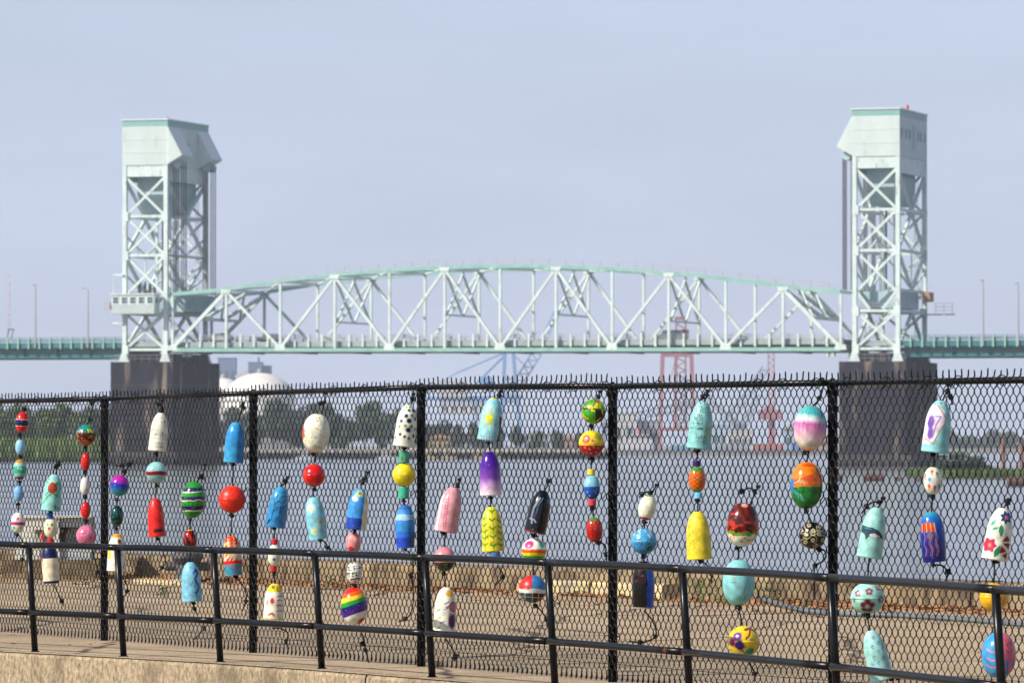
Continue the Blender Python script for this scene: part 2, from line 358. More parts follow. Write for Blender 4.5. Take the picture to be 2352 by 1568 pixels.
# ================================================================== the lift bridge
ZT = [27.6, 28.4, 29.85, 30.85, 31.6, 32.05, 32.2, 32.05, 31.6, 30.85, 29.85, 28.4, 27.6]
ZB = 17.8; TW = 19.4; PN = 10.08
def UN(i): return 1.0 + i * PN
sp = thing('lift_span', BR(0, 0, 17), 'pale green steel truss span hung between the two bridge towers', 'bridge span')
def member(name, p, q, a, b, mm, parent, side=None): return MB().beam(p, q, a, b, side if side is not None else BV).build(name, mm, parent)
for v in (0.0, TW):
    for i in range(12):
        member('top_chord', BR(UN(i), v, ZT[i]), BR(UN(i + 1), v, ZT[i + 1]), 0.62, 0.62, 'chord', sp)
        member('bottom_chord', BR(UN(i), v, ZB), BR(UN(i + 1), v, ZB), 0.62, 0.66, 'chord', sp)
        if i % 2 == 0: p, q = BR(UN(i), v, ZB + 0.3), BR(UN(i + 1), v, ZT[i + 1] - 0.3)
        else: p, q = BR(UN(i), v, ZT[i] - 0.3), BR(UN(i + 1), v, ZB + 0.3)
        member('diagonal', p, q, 0.46, 0.62 if i in (0, 11) else 0.48, 'bridge', sp)
    for i in range(13):
        member('vertical', BR(UN(i), v, ZB + 0.3), BR(UN(i), v, ZT[i] - 0.3), 0.44, 0.42, 'bridge', sp, BV)
    for i in range(13):
        z = ZB + 0.45 if i % 2 == 0 else ZT[i] - 0.4
        w, h = (1.05, 0.75) if i % 2 == 0 else (0.95, 0.6)
        s_ = 1 if i % 2 else -1
        pl = [BR(UN(i) - w, v - 0.34, z + s_ * h * 0.7), BR(UN(i) + w, v - 0.34, z + s_ * h * 0.7), BR(UN(i) + w * 0.8, v - 0.34, z - s_ * h * 0.5), BR(UN(i) - w * 0.8, v - 0.34, z - s_ * h * 0.5)]
        MB().prism(pl, BV * 0.68).build('gusset_plate', 'bridge', sp)
for i in range(13):
    member('top_strut', BR(UN(i), 0.3, ZT[i] - 0.05), BR(UN(i), TW - 0.3, ZT[i] - 0.05), 0.4, 0.4, 'bridge', sp, BU)
    member('floor_beam', BR(UN(i), 0.3, 17.75), BR(UN(i), TW - 0.3, 17.75), 0.4, 0.9, 'fascia', sp, BU)
    if i < 12:
        member('lateral_brace', BR(UN(i), 0.2, ZT[i] - 0.1), BR(UN(i + 1), TW - 0.2, ZT[i + 1] - 0.1), 0.3, 0.26, 'bridge', sp)
        member('lateral_brace', BR(UN(i), TW - 0.2, ZT[i] - 0.14), BR(UN(i + 1), 0.2, ZT[i + 1] - 0.14), 0.3, 0.26, 'bridge', sp)
for i in (3, 5, 7, 9):                          # sway frames: two crossed pairs over a strut
    zt, zb = ZT[i] - 0.5, ZT[i] - 8.0
    for a, b_ in ((0.3, TW / 2), (TW / 2, TW - 0.3)):
        MB().laced(BR(UN(i), a, zt), BR(UN(i), b_, zb), 0.3, 0.36, BU, 9).build('sway_brace', 'bridge', sp)
        MB().laced(BR(UN(i) + 0.32, b_, zt), BR(UN(i) + 0.32, a, zb), 0.3, 0.36, BU, 9).build('sway_brace', 'bridge', sp)
    member('sway_strut', BR(UN(i), 0.2, zb - 0.2), BR(UN(i), TW - 0.2, zb - 0.2), 0.3, 0.3, 'bridge', sp, BU)
for i, j in ((1, 0), (11, 12)):                 # portal frames in the sloping end panels
    def PP(f, v): return BR(UN(i) + (UN(j) - UN(i)) * f, v, ZT[i] - 0.3 - (ZT[i] - ZB) * f)
    f2 = 0.46
    member('portal_strut', PP(f2, 0.3), PP(f2, TW - 0.3), 0.7, 0.5, 'bridge', sp, BU)
    for a, b_ in ((0.3, TW / 2), (TW / 2, TW - 0.3)):
        MB().laced(PP(0.02, a), PP(f2, b_), 0.4, 0.6, BU, 8).build('portal_brace', 'bridge', sp)
        MB().laced(PP(0.02, b_) + BU * 0.4, PP(f2, a) + BU * 0.4, 0.4, 0.6, BU, 8).build('portal_brace', 'bridge', sp)
MB().bbox(0.6, 122.4, 0.9, TW - 0.9, 18.75, 19.25).build('deck', 'deck', sp)
for v in (0.75, TW - 0.75):
    MB().bbox(0.6, 122.4, v - 0.12, v + 0.12, 18.45, 19.42).build('deck_fascia', 'fascia', sp)
    MB().bbox(0.6, 122.4, v + 0.3, v + 0.5, 17.95, 18.43).build('stringer', 'deck', sp)
    po = None
    for k in range(49):
        u = 1.0 + k * 2.52
        if k % 4 == 0: continue
        vv = v - 0.3 if v < 5 else v + 0.3
        p0 = MB().bbox(u - 0.17, u + 0.17, vv - 0.12, vv + 0.12, 18.3, 20.55) if po is None else None
        if po is None: po = p0.build('rail_post', 'bridge', sp); base0 = ORG[po.name].copy(); u0_ = u; pz = po
        else: share(po, base0 + BU * (u - u0_) - Vector((0, 0, 0.5 * (u - u0_) / 124)), sp)
    for z in (20.4, 20.08, 19.76):
        member('guard_rail', BR(0.6, v, z), BR(122.4, v, z), 0.06, 0.09, 'lightmetal', sp)
# maintenance handrail on the top chord
for k in range(30):
    u = 30 + k * 3.1; i = min(11, int((u - 1) / PN)); f = (u - UN(i)) / PN; z = ZT[i] + (ZT[i + 1] - ZT[i]) * f
    member('handrail_post', BR(u, -0.2, z + 0.3), BR(u, -0.2, z + 1.3), 0.1, 0.12, 'lightmetal', sp)
for dz in (1.28, 0.8):
    for i in range(3, 12):
        a = max(UN(i), 30); f = (a - UN(i)) / PN
        member('handrail', BR(a, -0.2, ZT[i] + (ZT[i + 1] - ZT[i]) * f + dz), BR(UN(i + 1), -0.2, ZT[i + 1] + dz), 0.05, 0.06, 'lightmetal', sp)
# under-deck lanterns and service platform
for u in (2.4, 3.3, 119, 120):
    MB().bbox(u - 0.3, u + 0.3, 2, 3, 16.6, 17.4).build('bearing_block', 'bridge', sp)

def tower(u0, u1, sg, W=20.3):
    """four-legged lift tower; sg = +1 when the lift span is on its u1 side"""
    left = sg > 0
    t = thing('bridge_tower', BR((u0 + u1) / 2, W / 2, 15.9),
              'left lift tower with a cream control cab below and a ribbed machine house above' if left else 'right lift tower with a row of small windows in its machine house', 'bridge tower', 'lift towers of the bridge')
    legs = [(u0 + 0.37, 0.37), (u1 - 0.37, 0.37), (u0 + 0.37, W - 0.37), (u1 - 0.37, W - 0.37)]
    for (u, v) in legs:
        MB().bbox(u - 0.37, u + 0.37, v - 0.37, v + 0.37, 15.9, 50.35).build('leg', 'bridge', t)
        MB().prism([BR(u - 1.0, v - 0.6, 15.72), BR(u + 1.0, v - 0.6, 15.72), BR(u + 0.45, v - 0.6, 17.3), BR(u - 0.45, v - 0.6, 17.3)], BV * 1.2).build('leg_shoe', 'bridge', t)
        for z in (24.3, 34.5, 41.4, 17.9):
            MB().bbox(u - 0.75 if u > (u0 + u1) / 2 else u - 0.4, u + 0.4 if u > (u0 + u1) / 2 else u + 0.75, v - 0.41, v + 0.41, z - 0.85, z + 0.75).build('gusset_plate', 'bridge', t)
    for v in (0.37, W - 0.37):                   # front and rear faces
        for z in (17.9, 24.3, 34.5, 41.4): member('strut', BR(u0 + 0.7, v, z), BR(u1 - 0.7, v, z), 0.4, 0.45, 'bridge', t)
        for za, zb in ((48.2, 41.6), (41.2, 34.7), (34.3, 27.6), (24.1, 18.1)):
            member('brace', BR(u0 + 0.7, v, za), BR(u1 - 0.7, v, zb), 0.34, 0.42, 'bridge', t)
            member('brace', BR(u1 - 0.7, v + 0.02, za), BR(u0 + 0.7, v + 0.02, zb), 0.30, 0.42, 'bridge', t)
        member('brace', BR(u0 + 0.7, v, 27.6), BR(u0 + 3, v, 24.6), 0.34, 0.42, 'bridge', t)
        member('brace', BR(u1 - 0.7, v, 27.6), BR(u1 - 3, v, 24.6), 0.34, 0.42, 'bridge', t)
        MB().bbox(u0 + 0.74, u1 - 0.74, v - 0.25, v + 0.25, 48.37, 50.35).build('panel_girder', 'bridge', t)
    for u in (u0 + 0.37, u1 - 0.37):             # side faces
        for z in (17.9, 24.3, 27.8, 34.5, 41.4): member('strut', BR(u, 0.7, z), BR(u, W - 0.7, z), 0.4, 0.5, 'bridge', t, BU)
        MB().bbox(u - 0.25, u + 0.25, 0.74, W - 0.74, 47.6, 50.35).build('panel_girder', 'bridge', t)
        mid = W / 2
        for za, zb, down in ((47.6, 41.6, 1), (41.2, 34.8, 0), (34.2, 28.0, 1), (24.1, 18.2, 0)):
            for e in (0.7, W - 0.7):
                p, q = (BR(u, e, za), BR(u, mid, zb)) if down else (BR(u, mid, za), BR(u, e, zb))
                MB().laced(p, q, 0.42, 0.62, BU, 14).build('laced_brace', 'bridge', t)
        for za, zb in ((41.2, 34.8), (34.2, 28.0)):
            member('brace', BR(u, 0.7, (za + zb) / 2), BR(u, mid, zb), 0.26, 0.3, 'bridge', t, BU)
            member('brace', BR(u, W - 0.7, (za + zb) / 2), BR(u, mid, zb), 0.26, 0.3, 'bridge', t, BU)
        member('hanger', BR(u, mid, 34.2), BR(u, mid, 28), 0.2, 0.3, 'bridge', t, BU)
    # counterweight
    zt_, zb_ = 48.3, 41.9 if left else 42.3
    pl = [BR(u0 + 1.9, 2.4, zt_), BR(u0 + 1.9, W - 2.4, zt_), BR(u0 + 1.9, W - 2.4, zt_ - 3), BR(u0 + 1.9, W - 5.2, zb_), BR(u0 + 1.9, 5.2, zb_), BR(u0 + 1.9, 2.4, zt_ - 3)]
    MB().prism(pl, BU * (u1 - u0 - 3.4)).build('counterweight', 'weight', t)
    for u in (u0 + 3, u1 - 3):
        member('counterweight_guide', BR(u, 9, 42), BR(u, 9, 28.2), 0.4, 0.5, 'bridge', t)
        member('counterweight_guide', BR(u, 12, 42), BR(u, 12, 28.2), 0.25, 0.3, 'cable', t)
    # ladder up the inside of the rear leg
    lm = MB(); ul = u1 - 1.6
    for du in (-0.25, 0.25): lm.beam(BR(ul + du, W - 1.4, 19), BR(ul + du, W - 1.4, 47.5), 0.07, 0.07, BV)
    for k in range(70): lm.beam(BR(ul - 0.25, W - 1.4, 19.2 + k * 0.4), BR(ul + 0.25, W - 1.4, 19.2 + k * 0.4), 0.05, 0.05, BV)
    lm.build('ladder', 'lightmetal', t)
    # machine house
    h = MB().bbox(u0, u1, 0, W, 50.37, 57.2).build('machine_house', 'siding', t)
    MB().bbox(u0 - 0.02, u1 + 0.02, -0.02, W + 0.02, 57.22, 58.3).build('fascia_band', 'teal_siding', t)
    MB().bbox(u0 - 0.18, u1 + 0.18, -0.18, W + 0.18, 58.31, 58.5).build('roof', 'siding', t)
    for z in (52.6, 54.9): MB().bbox(u0 - 0.03, u1 + 0.03, -0.08, W + 0.03, z, z + 0.06).build('plate_seam', 'siding', t)
    e = u1 if left else u0
    for (va, vb) in ((0.0, 5.6), (W - 5.6, W)):
        pl = [BR(e, va, 57.18), BR(e + sg * 2.72, va, 52.1), BR(e, va, 50.55)]
        MB().prism(pl, BV * (vb - va)).build('sheave_hood', 'siding', t)
        # ribs of the hood's near cheek
        rb = MB()
        for k in range(9):
            du = 0.2 + k * 0.28; zhi = 57.18 - 5.08 * du / 2.72; zlo = 50.55 + 1.55 * du / 2.72
            rb.box(BR(e + sg * du, va - 0.03, (zhi + zlo) / 2), BU * 0.05, BV * 0.03, Vector((0, 0, (zhi - zlo) / 2)))
        tag(rb.build('siding_rib', 'siding', t), kind='stuff')
        MB().tube([BR(e + sg * 1.3, va + 1.2, 50.6), BR(e + sg * 1.3, vb - 1.2, 50.6)], 0.75, 14).build('sheave', 'weight', t)
        for du in (0.55, 2.0):
            for k in range(3):
                uu = e + sg * du; vv = va + 1.7 + k * 1.1
                MB().tube([BR(uu, vv, 51.0), BR(uu, vv, 27.9)], 0.10, 6).build('lift_cable', 'cable', t)
    rb = MB(); k = u0 + 0.14
    while k < u1 - 0.05:
        rb.bbox(k - 0.04, k + 0.04, -0.06, 0, 50.4, 57.15); k += 0.28
    tag(rb.build('siding_rib', 'siding', t), kind='stuff')
    rb = MB(); k = 0.14; e2 = u1 + 0.001
    while k < W - 0.05:
        if not left or 5.7 < k < W - 5.7: rb.bbox(e2, e2 + 0.05, k - 0.04, k + 0.04, 50.4, 57.2)
        k += 0.28
    tag(rb.build('siding_rib', 'siding', t), kind='stuff')
    if left:
        w_ = MB().bbox(u1 + 0.06, u1 + 0.12, 9.4, 10.3, 53.0, 54.6).build('window', 'pane', t)
    else:
        for f in (0.06, 0.22, 0.35, 0.66, 0.76, 0.91):
            w_ = MB().bbox(u1 + 0.055, u1 + 0.11, f * W - 0.3, f * W + 0.3, 53.6, 55.1).build('window', 'cable', t)
            fr = MB(); 
            for (a0, a1, z0, z1) in ((-0.42, 0.42, 55.1, 55.22), (-0.42, 0.42, 53.48, 53.6), (-0.42, -0.3, 53.6, 55.1), (0.3, 0.42, 53.6, 55.1)):
                fr.bbox(u1 + 0.055, u1 + 0.13, f * W + a0, f * W + a1, z0, z1)
            fr.build('frame', 'weight', w_)
        MB().bbox(u1 + 0.055, u1 + 0.16, 9.5, 10.9, 51.9, 56.0).build('louvre', 'weight', t)
    bc = (u1 - 0.5, 8.0) if not left else (u1 - 0.2, 0.6)
    MB().lathe([(0.1, 58.5), (0.1, 58.7), (0.22 if not left else 0.1, 58.72), (0.22 if not left else 0.1, 59.3 if not left else 58.9), (0.05, 59.5 if not left else 59.0)], BR(bc[0], bc[1], 0.0), 10).build('beacon', 'redpaint', t)
    # machinery room at span level, platforms, stairs
    if left:
        MB().bbox(u0 + 0.8, u1 + 1.6, 4.5, W - 0.9, 24.6, 27.7).build('machinery_room', 'weight', t)
        rb = MB()
        for k in range(36):
            vv = 4.7 + k * 0.42; rb.bbox(u1 + 1.6, u1 + 1.68, vv - 0.07, vv + 0.07, 24.6, 27.7)
        tag(rb.build('siding_rib', 'weight', t), kind='stuff')
        cu0, cu1 = -9.45, -1.4
        MB().bbox(cu0, cu1, -2.6, -0.45, 24.15, 27.5).build('control_cab', 'siding', t)
        MB().bbox(cu0 - 0.25, cu1 + 0.2, -2.85, -0.3, 27.5, 27.72).build('cab_roof', 'bridge', t)
        for k in range(5):
            a = cu0 + 0.25 + k * 1.62
            w_ = MB().bbox(a, a + 1.0, -2.66, -2.6, 26.0, 27.05).build('window', 'pane', t)
            fr = MB().bbox(a - 0.08, a + 1.08, -2.72, -2.6, 27.06, 27.2).bbox(a - 0.08, a + 1.08, -2.72, -2.6, 25.86, 25.99).bbox(a - 0.09, a - 0.005, -2.72, -2.6, 26.0, 27.05).bbox(a + 1.005, a + 1.09, -2.72, -2.6, 26.0, 27.05).bbox(a, a + 1.0, -2.70, -2.67, 26.5, 26.56)
            fr.build('frame', 'siding', w_)
        MB().bbox(cu1, cu1 + 0.05, -2.0, -1.2, 26.0, 27.05).build('window', 'pane', t)
        rb = MB(); k = cu0 + 0.1
        while k < cu1: rb.bbox(k - 0.05, k + 0.05, -2.70, -2.6, 24.2, 25.8); k += 0.27
        tag(rb.build('siding_rib', 'siding', t), kind='stuff')
        MB().bbox(cu0 - 1.6, cu0 - 0.5, -2.4, -1.4, 25.0, 26.2).build('loudhailer_box', 'lightmetal', t)
        MB().beam(BR(cu0 - 1.1, -1.9, 25.6), BR(cu0 + 0.1, -1.9, 25.4), 0.12, 0.12).build('box_arm', 'lightmetal', t)
        for k, uu in enumerate((-5.6, -4.7, -3.9, -3.1)):
            MB().lathe([(0.12, 27.75), (0.3, 27.8), (0.32, 29.0), (0.2, 29.2), (0.08, 29.8 + 0.2 * (k % 2))], BR(uu, 0.9 + 0.3 * k, 0), 10).build('transformer', 'iron', t)
        MB().beam(BR(u0 - 1.6, -0.2, 24.0), BR(u0 - 1.6, -0.2, 31.0), 0.25, 0.35).build('hoist_frame', 'bridge', t)
        MB().beam(BR(u0 - 1.8, -0.2, 31.1), BR(u0 + 0.3, -0.2, 31.1), 0.25, 0.3).build('hoist_frame', 'bridge', t)
        MB().beam(BR(u0 - 1.8, -0.2, 22.6), BR(u0 + 0.3, -0.2, 22.6), 0.25, 0.3).build('hoist_frame', 'bridge', t)
    else:
        MB().bbox(u0 + 0.8, u1 - 0.8, 3.0, W - 3, 24.8, 27.6).build('machinery_room', 'weight', t)
        MB().bbox(u1 + 0.1, u1 + 1.3, W - 3.6, W - 0.6, 26.2, 27.8).build('wind_screen', 'rustpanel', t)
        MB().bbox(u1 - 0.1, u1 + 5.2, W - 3.2, W - 1, 23.9, 24.1).build('side_platform', 'bridge', t)
        for z in (24.7, 25.3, 25.9): member('platform_rail', BR(u1 + 2.2, W - 3.2, z), BR(u1 + 5.2, W - 3.2, z), 0.05, 0.06, 'lightmetal', t)
        for du in (2.2, 3.7, 5.2): member('platform_rail', BR(u1 + du, W - 3.2, 24.1), BR(u1 + du, W - 3.2, 25.9), 0.06, 0.06, 'lightmetal', t)
    st = MB(); a, b_ = BR(u0 + 1.2, 2.2, 19.6), BR(u1 - 2.0, 2.2, 24.0)
    for dv in (0, 1.2): st.beam(a + BV * dv, b_ + BV * dv, 0.1, 0.35)
    for k in range(16):
        c = a.lerp(b_, (k + 0.5) / 16); st.box(c + BV * 0.6, BU * 0.15, BV * 0.6, Vector((0, 0, 0.03)))
    for dv in (0, 1.2): st.beam(a + BV * dv + Vector((0, 0, 1)), b_ + BV * dv + Vector((0, 0, 1)), 0.06, 0.06)
    st.build('stairs', 'bridge', t)
    for z in (25.6, 25.1, 35.5, 35.1):
        member('platform_rail', BR(u0 + 0.8, 0.9, z), BR(u1 - 0.8, 0.9, z), 0.05, 0.06, 'lightmetal', t)
    for k in range(5):
        uu = u0 + 1.2 + k * 1.4; member('platform_rail', BR(uu, 0.9, 34.6), BR(uu, 0.9, 35.5), 0.06, 0.06, 'lightmetal', t)
    MB().bbox(u0 + 0.2, u1 - 0.2, 0.9, W - 0.9, 18.7, 19.25).build('deck', 'deck', t)
    MB().bbox(u0 - 0.2, u1 + 0.2, 0.55, 0.8, 18.4, 19.3).build('deck_fascia', 'fascia', t)
    for z in (20.4, 20.08, 19.76): member('guard_rail', BR(u0 - 0.2, 0.7, z), BR(u1 + 0.2, 0.7, z), 0.05, 0.08, 'lightmetal', t)
    return t
tower(-8.5, 0.0, 1)
tower(123.95, 132.2, -1)
for (a, b_, lab) in ((-10.1, 1.6, 'left'), (122.0, 133.6, 'right')):
    W = 20.3
    p = thing('bridge_pier', BR((a + b_) / 2, W / 2, WATER), f'dark stained concrete pier under the {lab} lift tower', 'bridge pier', 'river piers of the bridge')
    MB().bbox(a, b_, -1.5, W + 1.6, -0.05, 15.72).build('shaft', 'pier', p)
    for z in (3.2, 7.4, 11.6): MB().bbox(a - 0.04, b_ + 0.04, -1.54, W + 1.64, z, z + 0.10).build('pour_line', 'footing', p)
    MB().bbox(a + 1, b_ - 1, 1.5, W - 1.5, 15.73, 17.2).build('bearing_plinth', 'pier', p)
    MB().bbox(a - 1.1, b_ + 1.4, -3.2, W + 3.0, -1.4, -0.06).build('footing_cap', 'footing', p)
    MB().bbox(a - 0.9, b_ + 1.2, -3.0, W + 2.8, -2.95, -1.41).build('fender', 'pier', p)
    for k in range(9):
        uu = a - 0.6 + k * (b_ - a + 1.2) / 8
        MB().tube([BR(uu, -3.25, -3.2), BR(uu, -3.25, -0.6)], 0.22, 8).build('fender_pile', 'footing', p)
    for z in (16.3, 16.9):
        MB().beam(BR(a + 0.1, -1.3, z), BR(b_ - 0.1, -1.3, z), 0.04, 0.05).build('pier_rail', 'lightmetal', p)
    for k in range(9):
        uu = a + 0.1 + k * (b_ - a - 0.2) / 8
        MB().beam(BR(uu, -1.3, 15.7), BR(uu, -1.3, 16.9), 0.05, 0.05).build('pier_rail', 'lightmetal', p)

def approach(ua, ub, dz, lab):
    p = thing('approach_span', BR((ua + ub) / 2, 10, 16.5), lab, 'bridge span', 'teal girder approach spans')
    for v in (1.6, 18.7):
        MB().bbox(ua, ub, v - 0.1, v + 0.1, 16.6 + dz, 18.6 + dz).build('girder', 'teal', p)
        MB().bbox(ua, ub, v - 0.35, v + 0.35, 16.48 + dz, 16.6 + dz).build('flange', 'teal', p)
    for v in (0.55, 19.75):
        MB().bbox(ua, ub, v - 0.12, v + 0.12, 18.25 + dz, 19.2 + dz).build('deck_fascia', 'teal', p)
        n = int((ub - ua) / 2.03); first = None
        for k in range(n):
            u = (ua if lab.startswith('right') else ub) + (1 if lab.startswith('right') else -1) * (1.4 + k * 2.03)
            vv = v - 0.3 if v < 5 else v + 0.3
            if first is None:
                first = MB().bbox(u - 0.14, u + 0.14, vv - 0.16, vv + 0.16, 18.1 + dz, 20.2 + dz).build('rail_post', 'chord', p); b0 = ORG[first.name].copy(); uf = u
            else: share(first, b0 + BU * (u - uf), p)
        for z in (20.1, 19.8, 19.5): member('guard_rail', BR(ua, v, z + dz), BR(ub, v, z + dz), 0.05, 0.09, 'teal', p)
    MB().bbox(ua, ub, 0.8, 19.5, 18.65 + dz, 19.05 + dz).build('deck', 'deck', p)
    k = ua + 2
    while k < ub:
        for (va, vb) in ((0.5, 1.48),):
            MB().prism([BR(k, va, 18.22 + dz), BR(k, vb, 18.22 + dz), BR(k, vb, 16.75 + dz)], BU * 0.25).build('bracket', 'teal', p)
        MB().bbox(k, k + 0.3, 1.72, 18.58, 17.0 + dz, 18.5 + dz).build('cross_frame', 'teal', p); k += 6.3
approach(-200, -8.75, 0.0, 'left teal steel girder span running into the left bridge tower')
approach(132.6, 320, 0.0, 'right teal steel girder span leaving the right bridge tower')
for u, lab in ((-72, 'left, nearest the left tower'), (-132, 'left, second from the tower'), (-192, 'left, at its far end'), (196, 'right, nearest the right tower'), (256, 'right, second from the tower'), (314, 'right, at its far end')):
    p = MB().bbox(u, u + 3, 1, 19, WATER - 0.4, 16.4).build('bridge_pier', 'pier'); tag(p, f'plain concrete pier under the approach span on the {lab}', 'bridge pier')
# lamp posts and mast on the approaches
def pole(px, ytop, label, u_v=0.2, arm=0):
    # pole standing on the deck edge, at the bridge coordinate the picture shows
    best = min((abs(1176 + BR(u / 10, u_v, 20).x / BR(u / 10, u_v, 20).y * FPX - px), u / 10) for u in range(-500, 1800))[1]
    base = BR(best, u_v, 18.3); top = at(px, ytop, base.y).z
    o = thing('lamp_post', base, label, 'lamp post', 'lamp posts on the bridge approaches')
    MB().tube([base, Vector((base.x, base.y, top))], [0.16, 0.10], 8).build('pole', 'lightmetal', o)
    MB().beam(Vector((base.x - 0.2, base.y, top)), Vector((base.x + 0.1 - arm, base.y, top + 0.15)), 0.12, 0.1).build('arm', 'lightmetal', o)
    MB().box((base.x - 0.3 - arm, base.y, top + 0.12), Vector((0.35, 0, 0)), Vector((0, 0.15, 0)), Vector((0, 0, 0.07))).build('lamp_head', 'lightmetal', o)
pole(81, 656, 'tall grey lamp post on the left approach, nearer the frame edge')
pole(202, 664, 'tall grey lamp post on the left approach, nearer the left tower', arm=0.5)
pole(2259, 645, 'pale lamp post on the right approach, nearer the right tower')
pole(2339, 652, 'darker lamp post at the right edge of the picture on the approach')
best = BR(-31.2, 3, 18.3); mst = thing('antenna_mast', best, 'thin latticed antenna mast on a dark bracket at the far left of the bridge', 'antenna')
mm_ = MB(); zt = at(38, 642, best.y).z
for dx in (-0.18, 0.18): mm_.tube([best + Vector((dx, 0, 2.5)), Vector((best.x + dx * 0.4, best.y, zt))], 0.035, 5)
for k in range(40):
    z0 = 21.4 + k * (zt - 21.6) / 40; s_ = 1 if k % 2 else -1; w = 0.18 * (1 - 0.6 * k / 40)
    mm_.tube([Vector((best.x - s_ * w, best.y, z0)), Vector((best.x + s_ * w, best.y, z0 + (zt - 21.6) / 40))], 0.02, 4)
mm_.build('lattice', mat('faded_red_white_mast', (0.55, 0.42, 0.42), 0.6), mst)
for k in range(6): MB().beam(Vector((best.x - 0.45, best.y, 22.5 + k * 1.75)), Vector((best.x + 0.05, best.y, 22.6 + k * 1.75)), 0.06, 0.05).build('cross_arm', 'cable', mst)
MB().beam(best + Vector((-0.5, 0, 1.5)), best + Vector((-0.2, 0, 3.4)), 0.15, 0.15).beam(best + Vector((0.2, 0, 1.5)), best + Vector((0.7, 0, 3.4)), 0.15, 0.15).beam(best + Vector((-0.4, 0, 3.4)), best + Vector((0.8, 0, 3.4)), 0.15, 0.15).build('bracket', 'cable', mst)
MB().box(best + Vector((0, 0, 1.0)), Vector((0.6, 0, 0)), Vector((0, 0.4, 0)), Vector((0, 0, 0.6))).build('cabinet', 'bridge', mst)
# vehicles crossing the lift span, mostly hidden by the rails
def car(u, v, paint, lab, big=False):
    o = thing('car', BR(u, v, 19.25), lab, 'car', 'vehicles crossing the lift span')
    L, H = (5.6, 2.1) if big else (4.5, 1.62)
    prof = [(-L / 2, 0.35), (-L / 2, 0.95), (-L * 0.3, 1.05), (-L * 0.16, H), (L * 0.28, H), (L * 0.42, 1.05), (L / 2, 0.85), (L / 2, 0.35)]
    if big: prof = [(-L / 2, 0.4), (-L / 2, 1.2), (-L * 0.34, 1.3), (-L * 0.24, H), (L * 0.5, H + 0.1), (L / 2, 0.4)]
    MB().prism([BR(u + a, v, 19.25 + z) for a, z in prof], BV * 1.75).build('body', paint, o)
    MB().prism([BR(u + a, v - 0.03, 19.25 + z) for a, z in ((-L * 0.27, 1.1), (-L * 0.15, H - 0.14), (L * 0.26, H - 0.14), (L * 0.37, 1.1))], BV * 1.81).build('window', 'pane', o)
    for du in (-L * 0.3, L * 0.3):
        for dv in (0.0, 1.6):
            c = BR(u + du, v + dv, 19.6); MB().tube([c - BV * 0.06, c + BV * 0.2], 0.34, 14).build('wheel', 'cable', o)
car(14.2, 13, mat('dark_car_paint', (0.03, 0.03, 0.035), 0.3), 'dark car behind the rail near the left end of the lift span')
car(88.5, 12.5, mat('grey_car_paint', (0.10, 0.10, 0.12), 0.3), 'dark grey van behind the rail right of the middle of the span', True)
car(13.0 + 4.6 - 9.8, 5, mat('silver_car_paint', (0.35, 0.37, 0.38), 0.3), 'silver car behind the rail beside the left tower')
# ================================================================== trees, reeds, port
def leaf_mat(name, c, v=0.35, sc=0.6):
    m = mat(name, c, 0.7, var=v, scale=sc); return m
M['tree_near'] = leaf_mat('bank_tree_leaves', (0.07, 0.12, 0.03))
M['tree_dark'] = leaf_mat('dark_tree_leaves', (0.035, 0.065, 0.032))
M['tree_far'] = leaf_mat('far_tree_leaves', (0.045, 0.075, 0.045))
M['reed'] = mat('bright_reeds', (0.15, 0.24, 0.03), 0.8, var=0.35, scale=0.9)
M['marsh'] = mat('marsh_grass', (0.075, 0.125, 0.025), 0.8, var=0.45, scale=0.7)
M['bark'] = mat('bark', (0.10, 0.075, 0.05), 0.9)
def crown_mesh(seed, w, h, n, leaf, mm, lobes=7):
    r = random.Random(seed); vs = []; fs = []
    L = [(r.uniform(-w * 0.32, w * 0.32), r.uniform(-w * 0.3, w * 0.3), r.uniform(h * 0.30, h * 0.86), r.uniform(0.16, 0.30)) for _ in range(lobes)]
    L.append((0, 0, h * 0.55, 0.3))
    for _ in range(n):
        cx, cy, cz, q = r.choice(L)
        d = Vector((r.gauss(0, 1), r.gauss(0, 1), r.gauss(0, 1))).normalized() * (r.random() ** 0.4)
        c = Vector((cx + d.x * w * q, cy + d.y * w * q, max(h * 0.06, cz + d.z * h * q * 0.85)))
        a = Vector((r.gauss(0, 1), r.gauss(0, 1), r.gauss(0, 0.6))).normalized(); b_ = a.cross(Vector((r.gauss(0, 1), r.gauss(0, 1), r.gauss(0, 1)))).normalized()
        s = leaf * r.uniform(0.5, 1.2); i = len(vs)
        vs += [tuple(c + a * s), tuple(c + b_ * s * 0.6), tuple(c - a * s * 0.8), tuple(c - b_ * s * 0.7)]; fs.append((i, i + 1, i + 2, i + 3))
    return vs, fs
PROTO = {}
